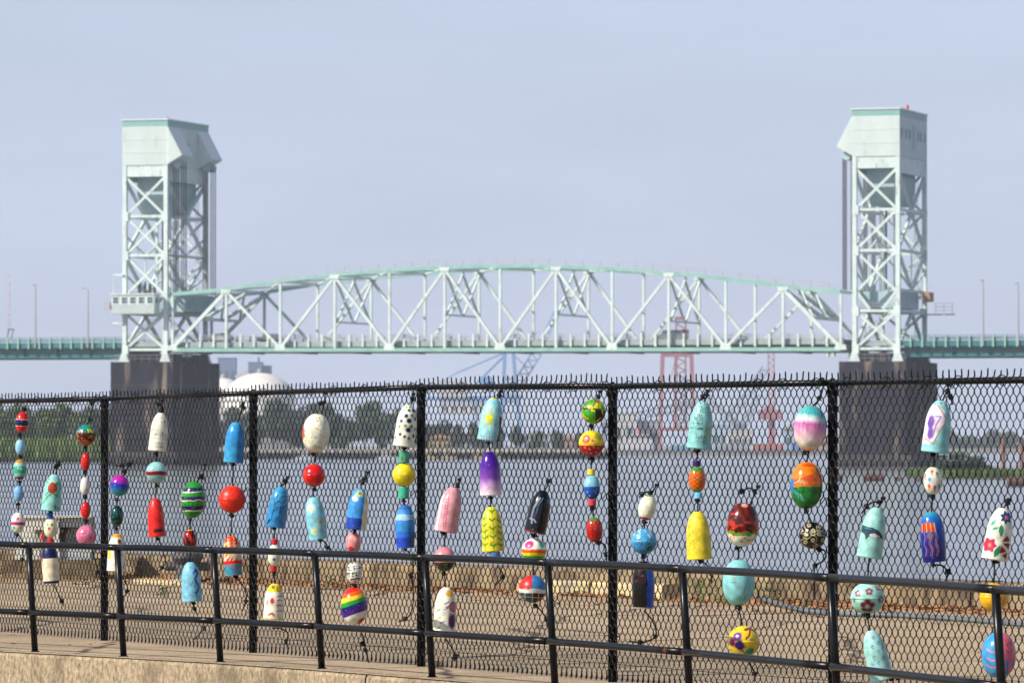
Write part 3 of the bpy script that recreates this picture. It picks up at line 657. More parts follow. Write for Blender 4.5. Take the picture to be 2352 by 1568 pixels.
def tree(name, key, loc, sx, sz, label, group, h=10, w=9, mm='tree_near', n=1300, leaf=0.5, rot=0.0):
    if key not in PROTO:
        t = thing(name, (0, 0, 0), label, 'tree', group)
        tr = MB(); tr.tube([(0, 0, -0.2), (0.1, 0, h * 0.3), (0.0, 0.1, h * 0.62)], [w * 0.035, w * 0.024, w * 0.01], 7)
        for k in range(4):
            a = k * 1.7; tr.tube([(0.05, 0, h * 0.3), (math.cos(a) * w * 0.2, math.sin(a) * w * 0.2, h * 0.6)], [w * 0.016, w * 0.006], 5)
        tr.build('trunk', 'bark', t, org=Vector((0, 0, 0)))
        c = MB(); c.v, c.f = crown_mesh(hash(key) % 1000 if False else sum(map(ord, key)), w, h, n, leaf, mm); c.build('crown', mm, t, org=Vector((0, 0, 0)))
        PROTO[key] = t; o = t
    else:
        o = copy_tree(PROTO[key])
    o.location = loc; o.scale = (sx, sx, sz); o.rotation_euler = (0, 0, rot); tag(o, label, 'tree', group)
    return o
# left bank: green trees close to the water
LB = [(-14, 921, 'a'), (28, 930, 'b'), (62, 938, 'c'), (104, 936, 'a'), (148, 924, 'b'), (186, 940, 'c'), (226, 950, 'a'), (262, 936, 'b'), (318, 946, 'c'), (398, 950, 'b'), (470, 962, 'a')]
NM = ['at the left edge of the picture', 'above the red and blue striped float', 'above the turtle buoy', 'tallest of the left bank, between two strings of floats', 'just left of the leftmost fence post', 'beside the leftmost fence post', 'at the left foot of the left pier', 'half behind the left pier', 'behind the left pier', 'hidden behind the left pier', 'at the right side of the left pier']
for (px, py, k), nm in zip(LB, NM):
    Y = 1165 + rnd.uniform(0, 60); base = at(px, 1040, Y); base.z = -1.9
    h = at(px, py, Y).z + 1.9
    tree('bank_tree', 'n' + k, base, h / 10 * rnd.uniform(1.0, 1.25), h / 9.3, 'green left bank tree ' + nm, 'trees on the left river bank', mm='tree_near', n=2600, leaf=0.42, rot=rnd.uniform(0, 6))
for i, (px, nm) in enumerate(((8, 'low bush in the reeds at the left edge of the picture'), (84, 'low bush in the reeds left of the globe buoy string'), (132, 'low bush in the reeds between the turtle buoy and the globe buoy'), (205, 'low bush in the reeds nearest the leftmost full fence post'))):
    Y = 1150 + rnd.uniform(0, 12); base = at(px, 1045, Y); base.z = -1.9
    o = tree('bank_bush', 'bush', base, 0.6, 0.55, nm, 'low bushes in the reeds of the left bank', mm='tree_near', n=1500, leaf=0.5, rot=i * 1.3); o['category'] = 'bush'
def reeds(name, fn, n, h, w, mm, label):
    r = random.Random(3); b = MB()
    for _ in range(n):
        c = fn(r); a = r.uniform(0, 3.14); hh = h * r.uniform(0.5, 1.1); d = Vector((math.cos(a), math.sin(a), 0)) * w * r.uniform(0.5, 1)
        b.add([c - d, c + d, c + d * 0.3 + Vector((r.uniform(-.3, .3) * w, 0, hh)), c - d * 0.3 + Vector((0, 0, hh * 0.9))], [(0, 1, 2, 3)])
    o = b.build(name, mm, org=Vector((0, 0, 0))); tag(o, label, 'reeds', kind='stuff')
reeds('reeds', lambda r: Vector((X(r.uniform(-60, 262), 1146), 1142 + r.uniform(0, 9), -2.0)), 14000, 4.2, 0.4, 'reed', 'bright green reeds along the left bank')
reeds('reeds', lambda r: Vector((X(r.uniform(2145, 2400), 600), 602 + r.uniform(0, 40), -2.45)), 9000, 1.0, 0.14, 'marsh', 'bright green marsh grass right of the right pier')
# middle bank: hazy blue-green wood behind a long quay
MBK = [(520, 965), (556, 935), (590, 940), (628, 918), (668, 925), (708, 930), (742, 926), (775, 950), (808, 955), (838, 930), (872, 922), (905, 935), (935, 942), (968, 955), (1010, 962), (1050, 975), (1095, 970), (1140, 985), (1185, 978), (1230, 990), (1280, 985), (1330, 994)]
TL = ['hazy tree touching the left pier, left of the bright blue bullet buoy', 'hazy tree behind the bright blue bullet buoy', 'hazy tree just right of the second fence post', 'hazy tree above the blue buoy with branches', 'hazy tree between the branch buoy and the large cream egg', 'hazy tree at the left flank of the large cream egg buoy', 'hazy tree behind the large cream egg buoy', 'hazy tree at the right flank of the large cream egg buoy', 'low hazy tree between the cream egg and the flower topped blue buoy', 'hazy tree above the flower topped blue buoy', 'tall hazy tree left of the polka dot buoy', 'hazy tree at the left flank of the polka dot buoy', 'hazy tree behind the polka dot buoy', 'hazy tree right behind the third fence post', 'hazy tree right of the third fence post, above the yellow shed', 'lower hazy tree above the pink bullet buoy', 'hazy tree left of the sun buoy', 'lower hazy tree right behind the sun buoy', 'hazy tree right of the sun buoy', 'hazy tree above the black whale buoy', 'low hazy tree between the whale buoy and the green ball', 'lowest hazy tree at the right end of the long quay']
for i, (px, py) in enumerate(MBK):
    Y = 1420 + rnd.uniform(0, 120); base = at(px, 1035, Y); base.z = -1.6; h = at(px, py, Y).z + 1.6
    tree('far_tree', 'f' + 'abc'[i % 3], base, h / 10 * rnd.uniform(0.75, 1.05), h / 9.3, TL[i], 'trees behind the long quay', mm='tree_far', n=1900, leaf=0.55, rot=rnd.uniform(0, 6))
tree('marsh_bush', 'mb', Vector((X(2200, 620), 620, -2.3)), 0.80, 0.30, 'dark green bush on the marsh beside the right pier', 'bushes on the marsh', mm='tree_dark', n=2400, leaf=0.32)['category'] = 'bush'
tree('marsh_bush', 'mb', Vector((X(2245, 625), 625, -2.3)), 0.6, 0.21, 'lower dark bush on the marsh, right of the taller one', 'bushes on the marsh', rot=2)['category'] = 'bush'
# far wooded shore at right: one mass
b = MB(); r = random.Random(11)
for k in range(6500):
    px = r.uniform(2060, 2480); hh = 10 + 3 * math.sin(px * 0.05) + 2 * math.sin(px * 0.13 + 1); Y = 2350 + r.uniform(0, 60)
    c = Vector((X(px, Y), Y, -1 + hh * 0.55 * r.random() ** 0.8)); a = Vector((r.gauss(0, 1), r.gauss(0, 1), r.gauss(0, 1))).normalized() * 1.3; d = a.cross(Vector((r.gauss(0, 1), r.gauss(0, 1), r.gauss(0, 1)))).normalized() * 1.1
    b.add([c + a, c + d, c - a, c - d], [(0, 1, 2, 3)])
tag(b.build('distant_wood', 'tree_far', org=Vector((0, 0, 0))), 'distant blue wooded shore at the right', 'wood', kind='stuff')

# the long quay on the middle bank
M['quay'] = mat('pale_quay_cap', (0.50, 0.45, 0.40), 0.9, var=0.1, scale=0.2)
M['quayd'] = mat('dark_quay_face', (0.06, 0.06, 0.07), 0.9, var=0.3, scale=0.5)
q = thing('quay', (X(980, 1318), 1318, WATER), 'long low quay with a pale cap in front of the hazy wood', 'quay')
MB().abox(X(545, 1318), X(1420, 1318), 1312, 1329, -0.9, -0.1).build('quay_cap', 'quay', q)
MB().abox(X(550, 1318), X(1415, 1318), 1314, 1328, WATER - 0.3, -0.92).build('quay_face', 'quayd', q)
first = None
for k in range(44):
    x = X(552, 1312) + k * 2.1
    if first is None: first = MB().abox(x - 0.2, x + 0.2, 1311.4, 1311.95, WATER - 0.2, -0.3).build('fender_pile', 'quayd', q); f0 = ORG[first.name].copy()
    else: share(first, f0 + Vector((k * 2.1, 0, 0)), q)
def C(name, rgb, rough=0.6): 
    if name not in M: M[name] = mat(name, rgb, rough, var=0.1, scale=0.2)
    return M[name]
def block(name, x0, x1, y0, y1, Y, c, label, cat='building', depth=12, win=0, roof=None, wc='pane'):
    """box-shaped building whose face spans the picture area x0..x1, y0..y1 at distance Y"""
    p, q_ = at(x0, y1, Y), at(x1, y0, Y); z0 = p.z
    t = thing(name, ((p.x + q_.x) / 2, Y, z0), label, cat)
    MB().abox(p.x, q_.x, Y, Y + depth, z0, q_.z).build('wall', c, t)
    if roof: 
        h = (q_.z - z0) * 0.35; n = 1
        MB().prism([(p.x - 0.5, Y - 0.5, q_.z + 0.02), (q_.x + 0.5, Y - 0.5, q_.z + 0.02), ((p.x + q_.x) / 2, Y - 0.5, q_.z + h)], (0, depth + 1, 0)).build('roof', roof, t)
    else: MB().abox(p.x - 0.2, q_.x + 0.2, Y - 0.2, Y + depth, q_.z + 0.02, q_.z + 0.5).build('roof', c, t)
    for k in range(win):
        w = (q_.x - p.x) / win; xx = p.x + w * (k + 0.25)
        MB().abox(xx, xx + w * 0.5, Y - 0.12, Y - 0.02, z0 + (q_.z - z0) * 0.3, z0 + (q_.z - z0) * 0.62).build('window', wc, t)
    return t
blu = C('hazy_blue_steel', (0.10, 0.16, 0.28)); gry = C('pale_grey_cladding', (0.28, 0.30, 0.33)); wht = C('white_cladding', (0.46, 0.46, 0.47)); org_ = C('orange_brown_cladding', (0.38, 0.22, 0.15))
# storage domes and the plant behind them
for (px, py, hw, Y, lab) in ((596, 856, 82, 2450, 'large white storage dome right of the left pier'), (512, 868, 46, 2480, 'smaller white storage dome half behind the left pier')):
    c = at(px, 1000, Y); rr = hw / FPX * Y; top = at(px, py, Y).z; cyl = max(2, top - rr * 0.78)
    o = thing('storage_dome', (c.x, Y, -1.2), lab, 'storage dome', 'white storage domes')
    prof = [(rr, -1.2), (rr, cyl)] + [(rr * math.cos(a), cyl + (top - cyl) * math.sin(a)) for a in [k * math.pi / 2 / 14 for k in range(1, 14)]] + [(0.8, top)]
    MB().lathe(prof, (c.x, Y, 0), 48).build('shell', C('white_dome_coating', (0.70, 0.65, 0.61), 0.5), o, smooth=True)
    MB().lathe([(rr * 1.01, cyl - 0.3), (rr * 1.02, cyl), (rr * 1.01, cyl + 0.3)], (c.x, Y, 0), 48).build('ring_beam', gry, o)
    MB().lathe([(1.1, top), (1.1, top + 1.2), (0.2, top + 2)], (c.x, Y, 0), 10).build('vent_cap', gry, o)
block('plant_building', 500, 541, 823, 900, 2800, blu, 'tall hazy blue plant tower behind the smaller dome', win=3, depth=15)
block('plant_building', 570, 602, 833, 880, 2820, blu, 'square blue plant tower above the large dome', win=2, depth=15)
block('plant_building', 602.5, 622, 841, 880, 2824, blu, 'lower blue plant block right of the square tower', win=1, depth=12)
o = thing('conveyor', at(560, 860, 2795), 'sloping conveyor gallery between the two blue plant towers', 'conveyor')
MB().beam(at(542, 868, 2790), at(570, 853, 2790), 3, 2.5).build('gallery', wht, o)
MB().beam(at(556, 862, 2790), at(556, 900, 2790), 0.8, 0.8).build('leg', blu, o)
MB().tube([at(594, 833, 2822), at(594, 820, 2822)], 0.6, 8).build('chimney', blu, o)
# blue ship-to-shore crane with its boom raised
M['cblue'] = mat('crane_blue_hazed', (0.16, 0.28, 0.50), 0.5, var=0.1, scale=0.2)  # crane colours are paled, distance haze put into the base colour
M['cred'] = mat('crane_red_hazed', (0.33, 0.12, 0.15), 0.5, var=0.15, scale=0.2)
M['cgrey'] = mat('crane_slate_hazed', (0.16, 0.19, 0.26), 0.5, var=0.15, scale=0.2)
Y = 2300
def bar(o, name, mm, p, q, a=0.6, dy=0.0, Y=Y, lace=0):
    P, Q = at(p[0], p[1], Y + dy), at(q[0], q[1], Y + dy)
    b = MB()
    if lace:
        d = (Q - P).normalized(); s = Vector((0, 1, 0)); up = d.cross(s)
        w = a * 2.2
        for i in (-1, 1):
            for j in (-1, 1): b.beam(P + up * (i * w / 2) + s * (j * w / 2), Q + up * (i * w / 2) + s * (j * w / 2), a * 0.35, a * 0.35)
        for k in range(lace):
            f0, f1 = k / lace, (k + 1) / lace; i = 1 if k % 2 else -1
            for j in (-1, 1): b.beam(P.lerp(Q, f0) + up * (i * w / 2) + s * (j * w / 2), P.lerp(Q, f1) - up * (i * w / 2) + s * (j * w / 2), a * 0.25, a * 0.25)
    else: b.beam(P, Q, a, a)
    return b.build(name, mm, o)
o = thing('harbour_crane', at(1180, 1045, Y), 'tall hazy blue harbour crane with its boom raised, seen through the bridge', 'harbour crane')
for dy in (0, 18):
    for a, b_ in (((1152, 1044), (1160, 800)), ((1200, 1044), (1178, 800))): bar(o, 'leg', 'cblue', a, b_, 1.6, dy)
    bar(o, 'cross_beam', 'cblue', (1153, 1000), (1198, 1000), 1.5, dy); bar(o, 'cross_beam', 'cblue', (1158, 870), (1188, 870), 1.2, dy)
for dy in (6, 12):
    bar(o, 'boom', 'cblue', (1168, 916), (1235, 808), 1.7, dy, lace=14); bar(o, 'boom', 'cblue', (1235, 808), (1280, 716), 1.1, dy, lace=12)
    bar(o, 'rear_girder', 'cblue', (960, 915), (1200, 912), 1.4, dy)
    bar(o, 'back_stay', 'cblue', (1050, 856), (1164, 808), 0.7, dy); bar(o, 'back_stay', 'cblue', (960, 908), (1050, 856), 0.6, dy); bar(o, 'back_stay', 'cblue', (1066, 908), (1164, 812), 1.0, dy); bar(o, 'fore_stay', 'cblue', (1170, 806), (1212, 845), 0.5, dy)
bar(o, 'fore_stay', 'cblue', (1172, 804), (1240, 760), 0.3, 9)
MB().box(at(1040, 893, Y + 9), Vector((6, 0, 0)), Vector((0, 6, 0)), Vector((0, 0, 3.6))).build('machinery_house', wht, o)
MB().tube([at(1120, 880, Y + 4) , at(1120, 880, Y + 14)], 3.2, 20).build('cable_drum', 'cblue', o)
# second blue crane beyond, lower
o = thing('harbour_crane', at(1085, 1045, 2420), 'lower pale blue harbour crane left of the raised boom', 'harbour crane')
Y = 2420
for dy in (0, 15):
    for a, b_ in (((1092, 1044), (1096, 912)), ((1132, 1044), (1128, 912))): bar(o, 'leg', 'cblue', a, b_, 1.2, dy, Y=Y)
    bar(o, 'girder', 'cblue', (1006, 918), (1190, 922), 1.4, dy, Y=Y)
# red portal crane
Y = 2250
o = thing('portal_crane', at(1555, 1045, Y), 'hazy red portal crane with a lattice mast rising above the bridge deck', 'harbour crane')
for dy in (0, 14):
    bar(o, 'leg', 'cred', (1515, 1045), (1522, 812), 1.7, dy, Y=Y); bar(o, 'leg', 'cred', (1595, 1045), (1588, 812), 1.7, dy, Y=Y)
    bar(o, 'cross_beam', 'cred', (1519, 815), (1591, 815), 1.6, dy, Y=Y); bar(o, 'cross_beam', 'cred', (1516, 985), (1594, 985), 1.4, dy, Y=Y)
bar(o, 'mast', 'cred', (1564, 985), (1564, 735), 1.8, 7, lace=26, Y=Y); bar(o, 'inner_leg', 'cred', (1550, 985), (1553, 815), 1.3, 7, Y=Y)
MB().box(at(1565, 731, Y + 7), Vector((2.7, 0, 0)), Vector((0, 2.7, 0)), Vector((0, 0, 0.7))).build('mast_head', 'cred', o)
bar(o, 'stay', 'cred', (1535, 900), (1552, 820), 0.3, 7, Y=Y)
# lattice jib cranes
def jib(name, mm, base, foot, tip, label, Y, a=1.0, n=16):
    o = thing(name, at(base[0], base[1], Y), label, 'crane', 'lattice boom cranes in the port')
    bar(o, 'boom', mm, foot, tip, a, 0, Y=Y, lace=n)
    bar(o, 'mast', mm, base, foot, a * 1.6, 0, Y=Y)
    MB().box(at(foot[0] + 3, foot[1] + 6, Y), Vector((2.4, 0, 0)), Vector((0, 2, 0)), Vector((0, 0, 1.5))).build('cab', mm, o)
    bar(o, 'stay', mm, (foot[0] - 10, foot[1] - 14), tip, 0.22, 0, Y=Y)
    bar(o, 'a_frame', mm, (foot[0], foot[1]), (foot[0] - 10, foot[1] - 14), 0.5, 0, Y=Y)
jib('lattice_crane', 'cgrey', (1648, 1040), (1652, 1000), (1758, 846), 'slate blue lattice boom leaning right towards the thin red mast', 2100, 1.2)
jib('lattice_crane', 'cgrey', (1706, 1040), (1700, 1000), (1742, 905), 'shorter grey lattice boom in front of the slate blue one', 2050, 0.9)
jib('lattice_crane', 'cgrey', (1380, 1035), (1392, 972), (1640, 916), 'long low grey lattice boom crossing behind the red portal', 2150, 1.2, 26)
jib('lattice_crane', 'cgrey', (1640, 1040), (1694, 975), (1632, 922), 'grey lattice boom leaning left from the ship', 2060, 0.8, 9)
Y = 2080
o = thing('tower_crane', at(1773, 1040, Y), 'thin red mast crane with a bulky red cab left of the right pier', 'crane')
bar(o, 'mast', 'cred', (1773, 1040), (1773, 960), 2.4, 0, Y=Y); bar(o, 'upper_mast', 'cred', (1773, 940), (1771, 812), 1.0, 0, Y=Y, lace=18)
MB().box(at(1768, 952, Y), Vector((4.3, 0, 0)), Vector((0, 3, 0)), Vector((0, 0, 1.8))).build('cab', 'cred', o)
MB().box(at(1765, 938, Y), Vector((1.6, 0, 0)), Vector((0, 2, 0)), Vector((0, 0, 0.9))).build('winch_house', 'cred', o)
# ship at the port quay
Y = 1716
o = thing('cargo_ship', at(1640, 1046, Y), 'long dark blue cargo ship with a red bottom moored in the port', 'ship')
P = lambda px, py: at(px, py, Y)
MB().prism([P(1418, 1033), P(1900, 1033), P(1914, 1026), P(1904, 1043), P(1424, 1043)], (0, 14, 0)).build('hull', C('ship_blue_hull', (0.035, 0.085, 0.20)), o)
MB().prism([P(1424, 1043.4), P(1904, 1043.4), P(1900, 1046), P(1428, 1046)], (0, 13.8, 0)).build('hull_bottom', C('ship_red_bottom', (0.35, 0.06, 0.05)), o)
for (a, b_, t_, c, nm) in ((1440, 1500, 1008, wht, 'superstructure'), (1448, 1490, 996, wht, 'bridge_deck'), (1540, 1620, 1022, C('dull_teal', (0.12, 0.25, 0.30)), 'hatch_cover'), (1640, 1720, 1021, gry, 'hatch_cover'), (1735, 1800, 1019, C('dull_red', (0.38, 0.12, 0.10)), 'hatch_cover'), (1820, 1880, 1016, C('container_blue', (0.10, 0.20, 0.42)), 'container_stack')):
    zb = 1033 if nm != 'bridge_deck' else 1008.2
    p0, p1 = P(a, zb - 0.3), P(b_, t_); MB().abox(p0.x, p1.x, Y + 2, Y + 10, p0.z, p1.z).build(nm, c, o)
for k in range(6): p0, p1 = P(1450 + k * 7, 1005), P(1454 + k * 7, 999.5); MB().abox(p0.x, p1.x, Y + 1.85, Y + 1.98, p0.z, p1.z).build('window', 'pane', o)
MB().tube([P(1470, 996) + Vector((0, 6, 0)), P(1470, 984) + Vector((0, 6, 0))], 1.0, 10).build('funnel', C('dull_red', 0), o)
# warehouses and sheds of the port, each its own
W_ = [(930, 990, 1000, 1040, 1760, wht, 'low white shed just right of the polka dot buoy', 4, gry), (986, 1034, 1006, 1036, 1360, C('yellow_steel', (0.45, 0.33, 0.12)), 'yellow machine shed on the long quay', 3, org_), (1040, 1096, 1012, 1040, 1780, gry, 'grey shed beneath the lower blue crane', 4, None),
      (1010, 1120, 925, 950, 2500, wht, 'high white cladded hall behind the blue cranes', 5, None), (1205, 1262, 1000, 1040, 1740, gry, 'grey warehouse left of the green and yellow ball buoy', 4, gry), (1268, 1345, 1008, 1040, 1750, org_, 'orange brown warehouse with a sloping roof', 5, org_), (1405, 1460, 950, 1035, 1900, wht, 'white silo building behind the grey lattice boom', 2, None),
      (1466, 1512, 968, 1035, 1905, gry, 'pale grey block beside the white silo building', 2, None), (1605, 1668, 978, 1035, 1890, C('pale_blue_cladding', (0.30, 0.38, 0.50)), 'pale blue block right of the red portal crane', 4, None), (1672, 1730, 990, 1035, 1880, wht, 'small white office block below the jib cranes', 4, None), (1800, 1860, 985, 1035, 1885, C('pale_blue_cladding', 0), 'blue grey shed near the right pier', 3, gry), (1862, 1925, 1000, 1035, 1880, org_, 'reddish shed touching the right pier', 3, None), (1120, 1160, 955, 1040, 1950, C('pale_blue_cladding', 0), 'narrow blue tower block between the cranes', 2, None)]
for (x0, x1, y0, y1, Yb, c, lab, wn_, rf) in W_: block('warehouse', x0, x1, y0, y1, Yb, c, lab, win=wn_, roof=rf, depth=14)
yel = C('yellow_steel', 0)
for i, (px, w) in enumerate(((975, 26), (1015, 30), (1085, 40), (1128, 18))):
    Y = 1309.5; p0, p1 = at(px, 1052.5, Y), at(px + w, 1045, Y)
    o = thing('work_float', ((p0.x + p1.x) / 2, Y, WATER), ['small yellow work float moored at the left of the quay', 'yellow work float second from the left at the quay', 'longest yellow work float at the quay', 'shortest yellow work float at the quay, rightmost'][i], 'float')
    MB().prism([(p0.x, Y, p0.z), (p1.x, Y, p0.z), (p1.x + 0.4, Y, p1.z - 0.25), (p0.x - 0.3, Y, p1.z - 0.25)], (0, 1.6, 0)).build('hull', yel, o)
    MB().abox(p0.x + 0.5, p0.x + 1.3, Y + 0.4, Y + 1.2, p1.z - 0.23, p1.z + 0.4).build('deck_box', gry, o)
def boat(px, Y, L, label):
    c = at(px, 1050, Y); o = thing('motor_boat', (c.x, Y, WATER), label, 'boat', 'small white boats at the far shore')
    z = WATER
    MB().prism([(c.x - L / 2, Y, z), (c.x + L * 0.4, Y, z), (c.x + L * 0.55, Y, z + 0.8), (c.x - L / 2, Y, z + 0.65)], (0, 2, 0)).build('hull', wht, o)
    MB().abox(c.x - L * 0.25, c.x + L * 0.12, Y + 0.3, Y + 1.7, z + 0.7, z + 1.6).build('cabin', wht, o)
    MB().abox(c.x - L * 0.2, c.x + L * 0.08, Y + 0.25, Y + 0.29, z + 1.1, z + 1.45).build('window', 'pane', o)
boat(890, 1300, 5.5, 'small white boat at the quay left of the yellow work floats'); boat(700, 1302, 4.5, 'small white boat near the left end of the quay'); boat(1290, 1620, 7, 'white boat moored between the quay and the cargo ship')
# timber piles and floating drums near the right pier
M['rustypile'] = mat('rusty_pile', (0.20, 0.10, 0.07), 0.85, var=0.3, scale=0.7)
for px, yt, lab in ((2304, 1006, 'rusty brown mooring pile, left one of the two by the marsh'), (2346, 1008, 'rusty brown mooring pile at the right frame edge')):
    Y = 770; c = at(px, 1090, Y); top = at(px, yt, Y).z
    o = thing('mooring_pile', (c.x, Y, WATER), lab, 'pile', 'mooring piles by the marsh')
    MB().tube([(c.x, Y, WATER - 0.3), (c.x, Y, top)], 0.34, 10).build('pile', 'rustypile', o)
    MB().lathe([(0.37, top), (0.37, top + 0.12), (0.04, top + 0.4)], (c.x, Y, 0), 10).build('cap', 'iron', o)
M['drum'] = mat('rusted_drum', (0.10, 0.05, 0.04), 0.85, var=0.4, scale=2)
for px, Y, L, r_, lab in ((2007, 574, 2.2, 0.45, 'long dark rusty drum floating below the right pier'), (1928, 572, 0.7, 0.45, 'short rusty drum floating just right of the rightmost full fence post'), (2061, 576, 0.7, 0.24, 'small dark drum floating right of the long one'), (2110, 570, 0.6, 0.2, 'smallest dark drum floating near the marsh'), (2345, 506, 2.6, 0.5, 'large rusty drum floating at the right frame edge')):
    c = at(px, 1100, Y); o = thing('floating_drum', (c.x, Y, WATER), lab, 'drum', 'rusty drums floating near the right pier')
    MB().tube([(c.x - L / 2, Y, WATER + r_ * 0.75), (c.x - L / 2 + 0.08, Y, WATER + r_ * 0.75), (c.x + L / 2 - 0.08, Y, WATER + r_ * 0.75), (c.x + L / 2, Y, WATER + r_ * 0.75)], [r_ * 0.9, r_, r_, r_ * 0.9], 16).build('shell', 'drum', o)
    MB().tube([(c.x - L * 0.2, Y, WATER + r_ * 0.75), (c.x - L * 0.2 + 0.06, Y, WATER + r_ * 0.75)], r_ * 1.05, 16).build('hoop', 'iron', o)
c = at(1874, 1045, 900)
tag(MB().beam((at(2295, 1110, 560).x, 560, WATER - 0.2), (at(2295, 1110, 560).x, 560, -1.0), 0.12, 0.12).build('channel_stake', 'iron'), 'thin dark stake in the water before the marsh grass', 'stake')

# ================================================================== things behind the fence on the promenade
# hose reel in a white steel housing standing on the seawall
Yc = 63.5; p0 = at(36, 1284, Yc); p1 = at(136, 1189, Yc); p2 = at(214, 1284, Yc + 0.35)
hr = thing('reel_housing', ((p0.x + p2.x) / 2, Yc, p0.z), 'white steel housing with a rusty coil inside standing on the seawall at the left', 'reel housing')
x0, x1, x2, z0, z1 = p0.x, p1.x, p2.x, p0.z, p1.z
def fr(xa, xb, za, zb, nm='panel', mm='steelw', y=Yc, d=0.03): return MB().abox(xa, xb, y, y + d, za, zb).build(nm, mm, hr)
w = x1 - x0; h = z1 - z0
fr(x0 + 0.08, x1, z1 - 0.10 * h, z1); fr(x0 + 0.04, x0 + w * 0.38, z0 + 0.45 * h, z1 - 0.10 * h - 0.003); fr(x0, x0 + w * 0.55, z0, z0 + 0.44 * h, y=Yc - 0.02); fr(x0 + w * 0.76, x1, z0, z1 - 0.10 * h - 0.003); fr(x0 + w * 0.56, x0 + w * 0.755, z0, z0 + 0.2 * h)
fr(x0 + w * 0.38 + 0.003, x0 + w * 0.755, z1 - 0.28 * h, z1 - 0.10 * h - 0.003, y=Yc - 0.01)
MB().abox(x0 + w * 0.4, x0 + w * 0.75, Yc + 0.25, Yc + 0.28, z0, z1 - 0.12 * h).build('back_panel', 'steel_shade', hr)
MB().lathe([(0.022, 0), (0.022, 0.07), (0.012, 0.10), (0.005, 0.11)], (x0 + w * 0.62, Yc - 0.06, z0 + 0.43 * h), 12).build('warning_cap', 'orange', hr)
fr(x1 + 0.01, x2, z1 - 0.22 * h, z1 - 0.02 * h, 'side_panel', 'steel_shade', y=Yc + 0.05); fr(x1 + 0.01, x2, z0, z0 + 0.30 * h, 'side_panel', 'steel_shade', y=Yc + 0.05)  # right face in the shade tone of the white steel
fr(x2 - 0.05, x2, z0 + 0.305 * h, z1 - 0.225 * h, 'side_panel', 'steel_shade', y=Yc + 0.05)
MB().abox(x1 + 0.02, x2 - 0.06, Yc + 0.55, Yc + 0.58, z0 + 0.3 * h, z1 - 0.2 * h).build('back_panel', 'steel_shade', hr)
MB().abox(x0, x2, Yc + 0.6, Yc + 0.63, z0, z1).build('back_panel', 'steelw', hr)
MB().abox(x0, x2, Yc - 0.02, Yc + 0.63, z1 + 0.003, z1 + 0.025).build('lid', 'steelw', hr)
MB().abox(x0 - 0.15, x2 + 0.1, Yc - 0.1, Yc + 0.75, -0.02, z0 - 0.002).build('plinth', 'kerb', hr)
cx = (x1 + x2) / 2 - 0.02; cz = (z0 + z1) / 2 + 0.02
rr_ = random.Random(5)
for k in range(12):
    pts = []; a0 = rr_.uniform(0, 6); r0 = 0.11 + 0.012 * k
    for j in range(20):
        a = a0 + j / 19 * 6.1; pts.append((cx + (r0 + rr_.uniform(-.006, .006)) * math.cos(a), Yc + 0.1 + 0.02 * (k % 4), cz + (r0 + rr_.uniform(-.006, .006)) * math.sin(a)))
    MB().tube(pts, 0.008, 6).build('coil', 'rust', hr)
# old bollard on the promenade edge
c = on_ground(430, 1336, 0)
bl = thing('mooring_bollard', c, 'dark weathered iron mooring bollard in front of the seawall', 'bollard')
MB().lathe([(0.17, 0), (0.17, 0.04), (0.14, 0.07), (0.13, 0.2), (0.16, 0.24), (0.19, 0.28), (0.18, 0.33), (0.05, 0.37)], c, 20).build('post', 'iron', bl, smooth=False)
MB().tube([c + Vector((-0.25, 0, 0.18)), c + Vector((0.25, 0, 0.18))], [0.05, 0.05], 12).build('cross_bar', 'iron', bl)
MB().lathe([(0.20, 0.0), (0.20, 0.02), (0.17, 0.025)], c, 20).build('base_plate', 'iron', bl)
# yellow painted kerb stones
def kerb(x0, y0, x1, y1, h, d, label, mm='stone_y'):
    a, b_ = on_ground(x0, y0, 0), on_ground(x1, y1, 0); e = (b_ - a); Lk = e.length; e = e / Lk; nn = Vector((-e.y, e.x, 0))
    if nn.y < 0: nn = -nn
    n = 16; vs = []; prof = [(0, 0), (0.0, h - 0.03), (0.02, h), (d - 0.02, h), (d, h - 0.03), (d, 0)]; r = random.Random(int(x0))
    for i in range(n + 1):
        c = a.lerp(b_, i / n)
        for k, (o_, z) in enumerate(prof):
            j = r.uniform(-0.01, 0.01) if 0 < k < 5 else 0; q = c + nn * (o_ + j); vs.append((q.x, q.y, z + j))
    K = 6; fs = [(i * K + k, (i + 1) * K + k, (i + 1) * K + (k + 1) % K, i * K + (k + 1) % K) for i in range(n) for k in range(K)] + [tuple(range(K))[::-1], tuple(n * K + k for k in range(K))]
    o = MB().add(vs, fs).build('kerb_stone', mm); tag(o, label, 'kerb stone', 'yellow painted kerb stones')
kerb(1187, 1365, 1352, 1367, 0.15, 0.3, 'yellow painted kerb stone left of a fence post, in front of the seawall')
kerb(1358, 1368, 1520, 1376, 0.15, 0.3, 'weathered kerb stone with worn yellow paint running right of the middle fence post')
kerb(305, 1341, 420, 1343, 0.06, 0.16, 'low yellow kerb strip lying before the bollard')
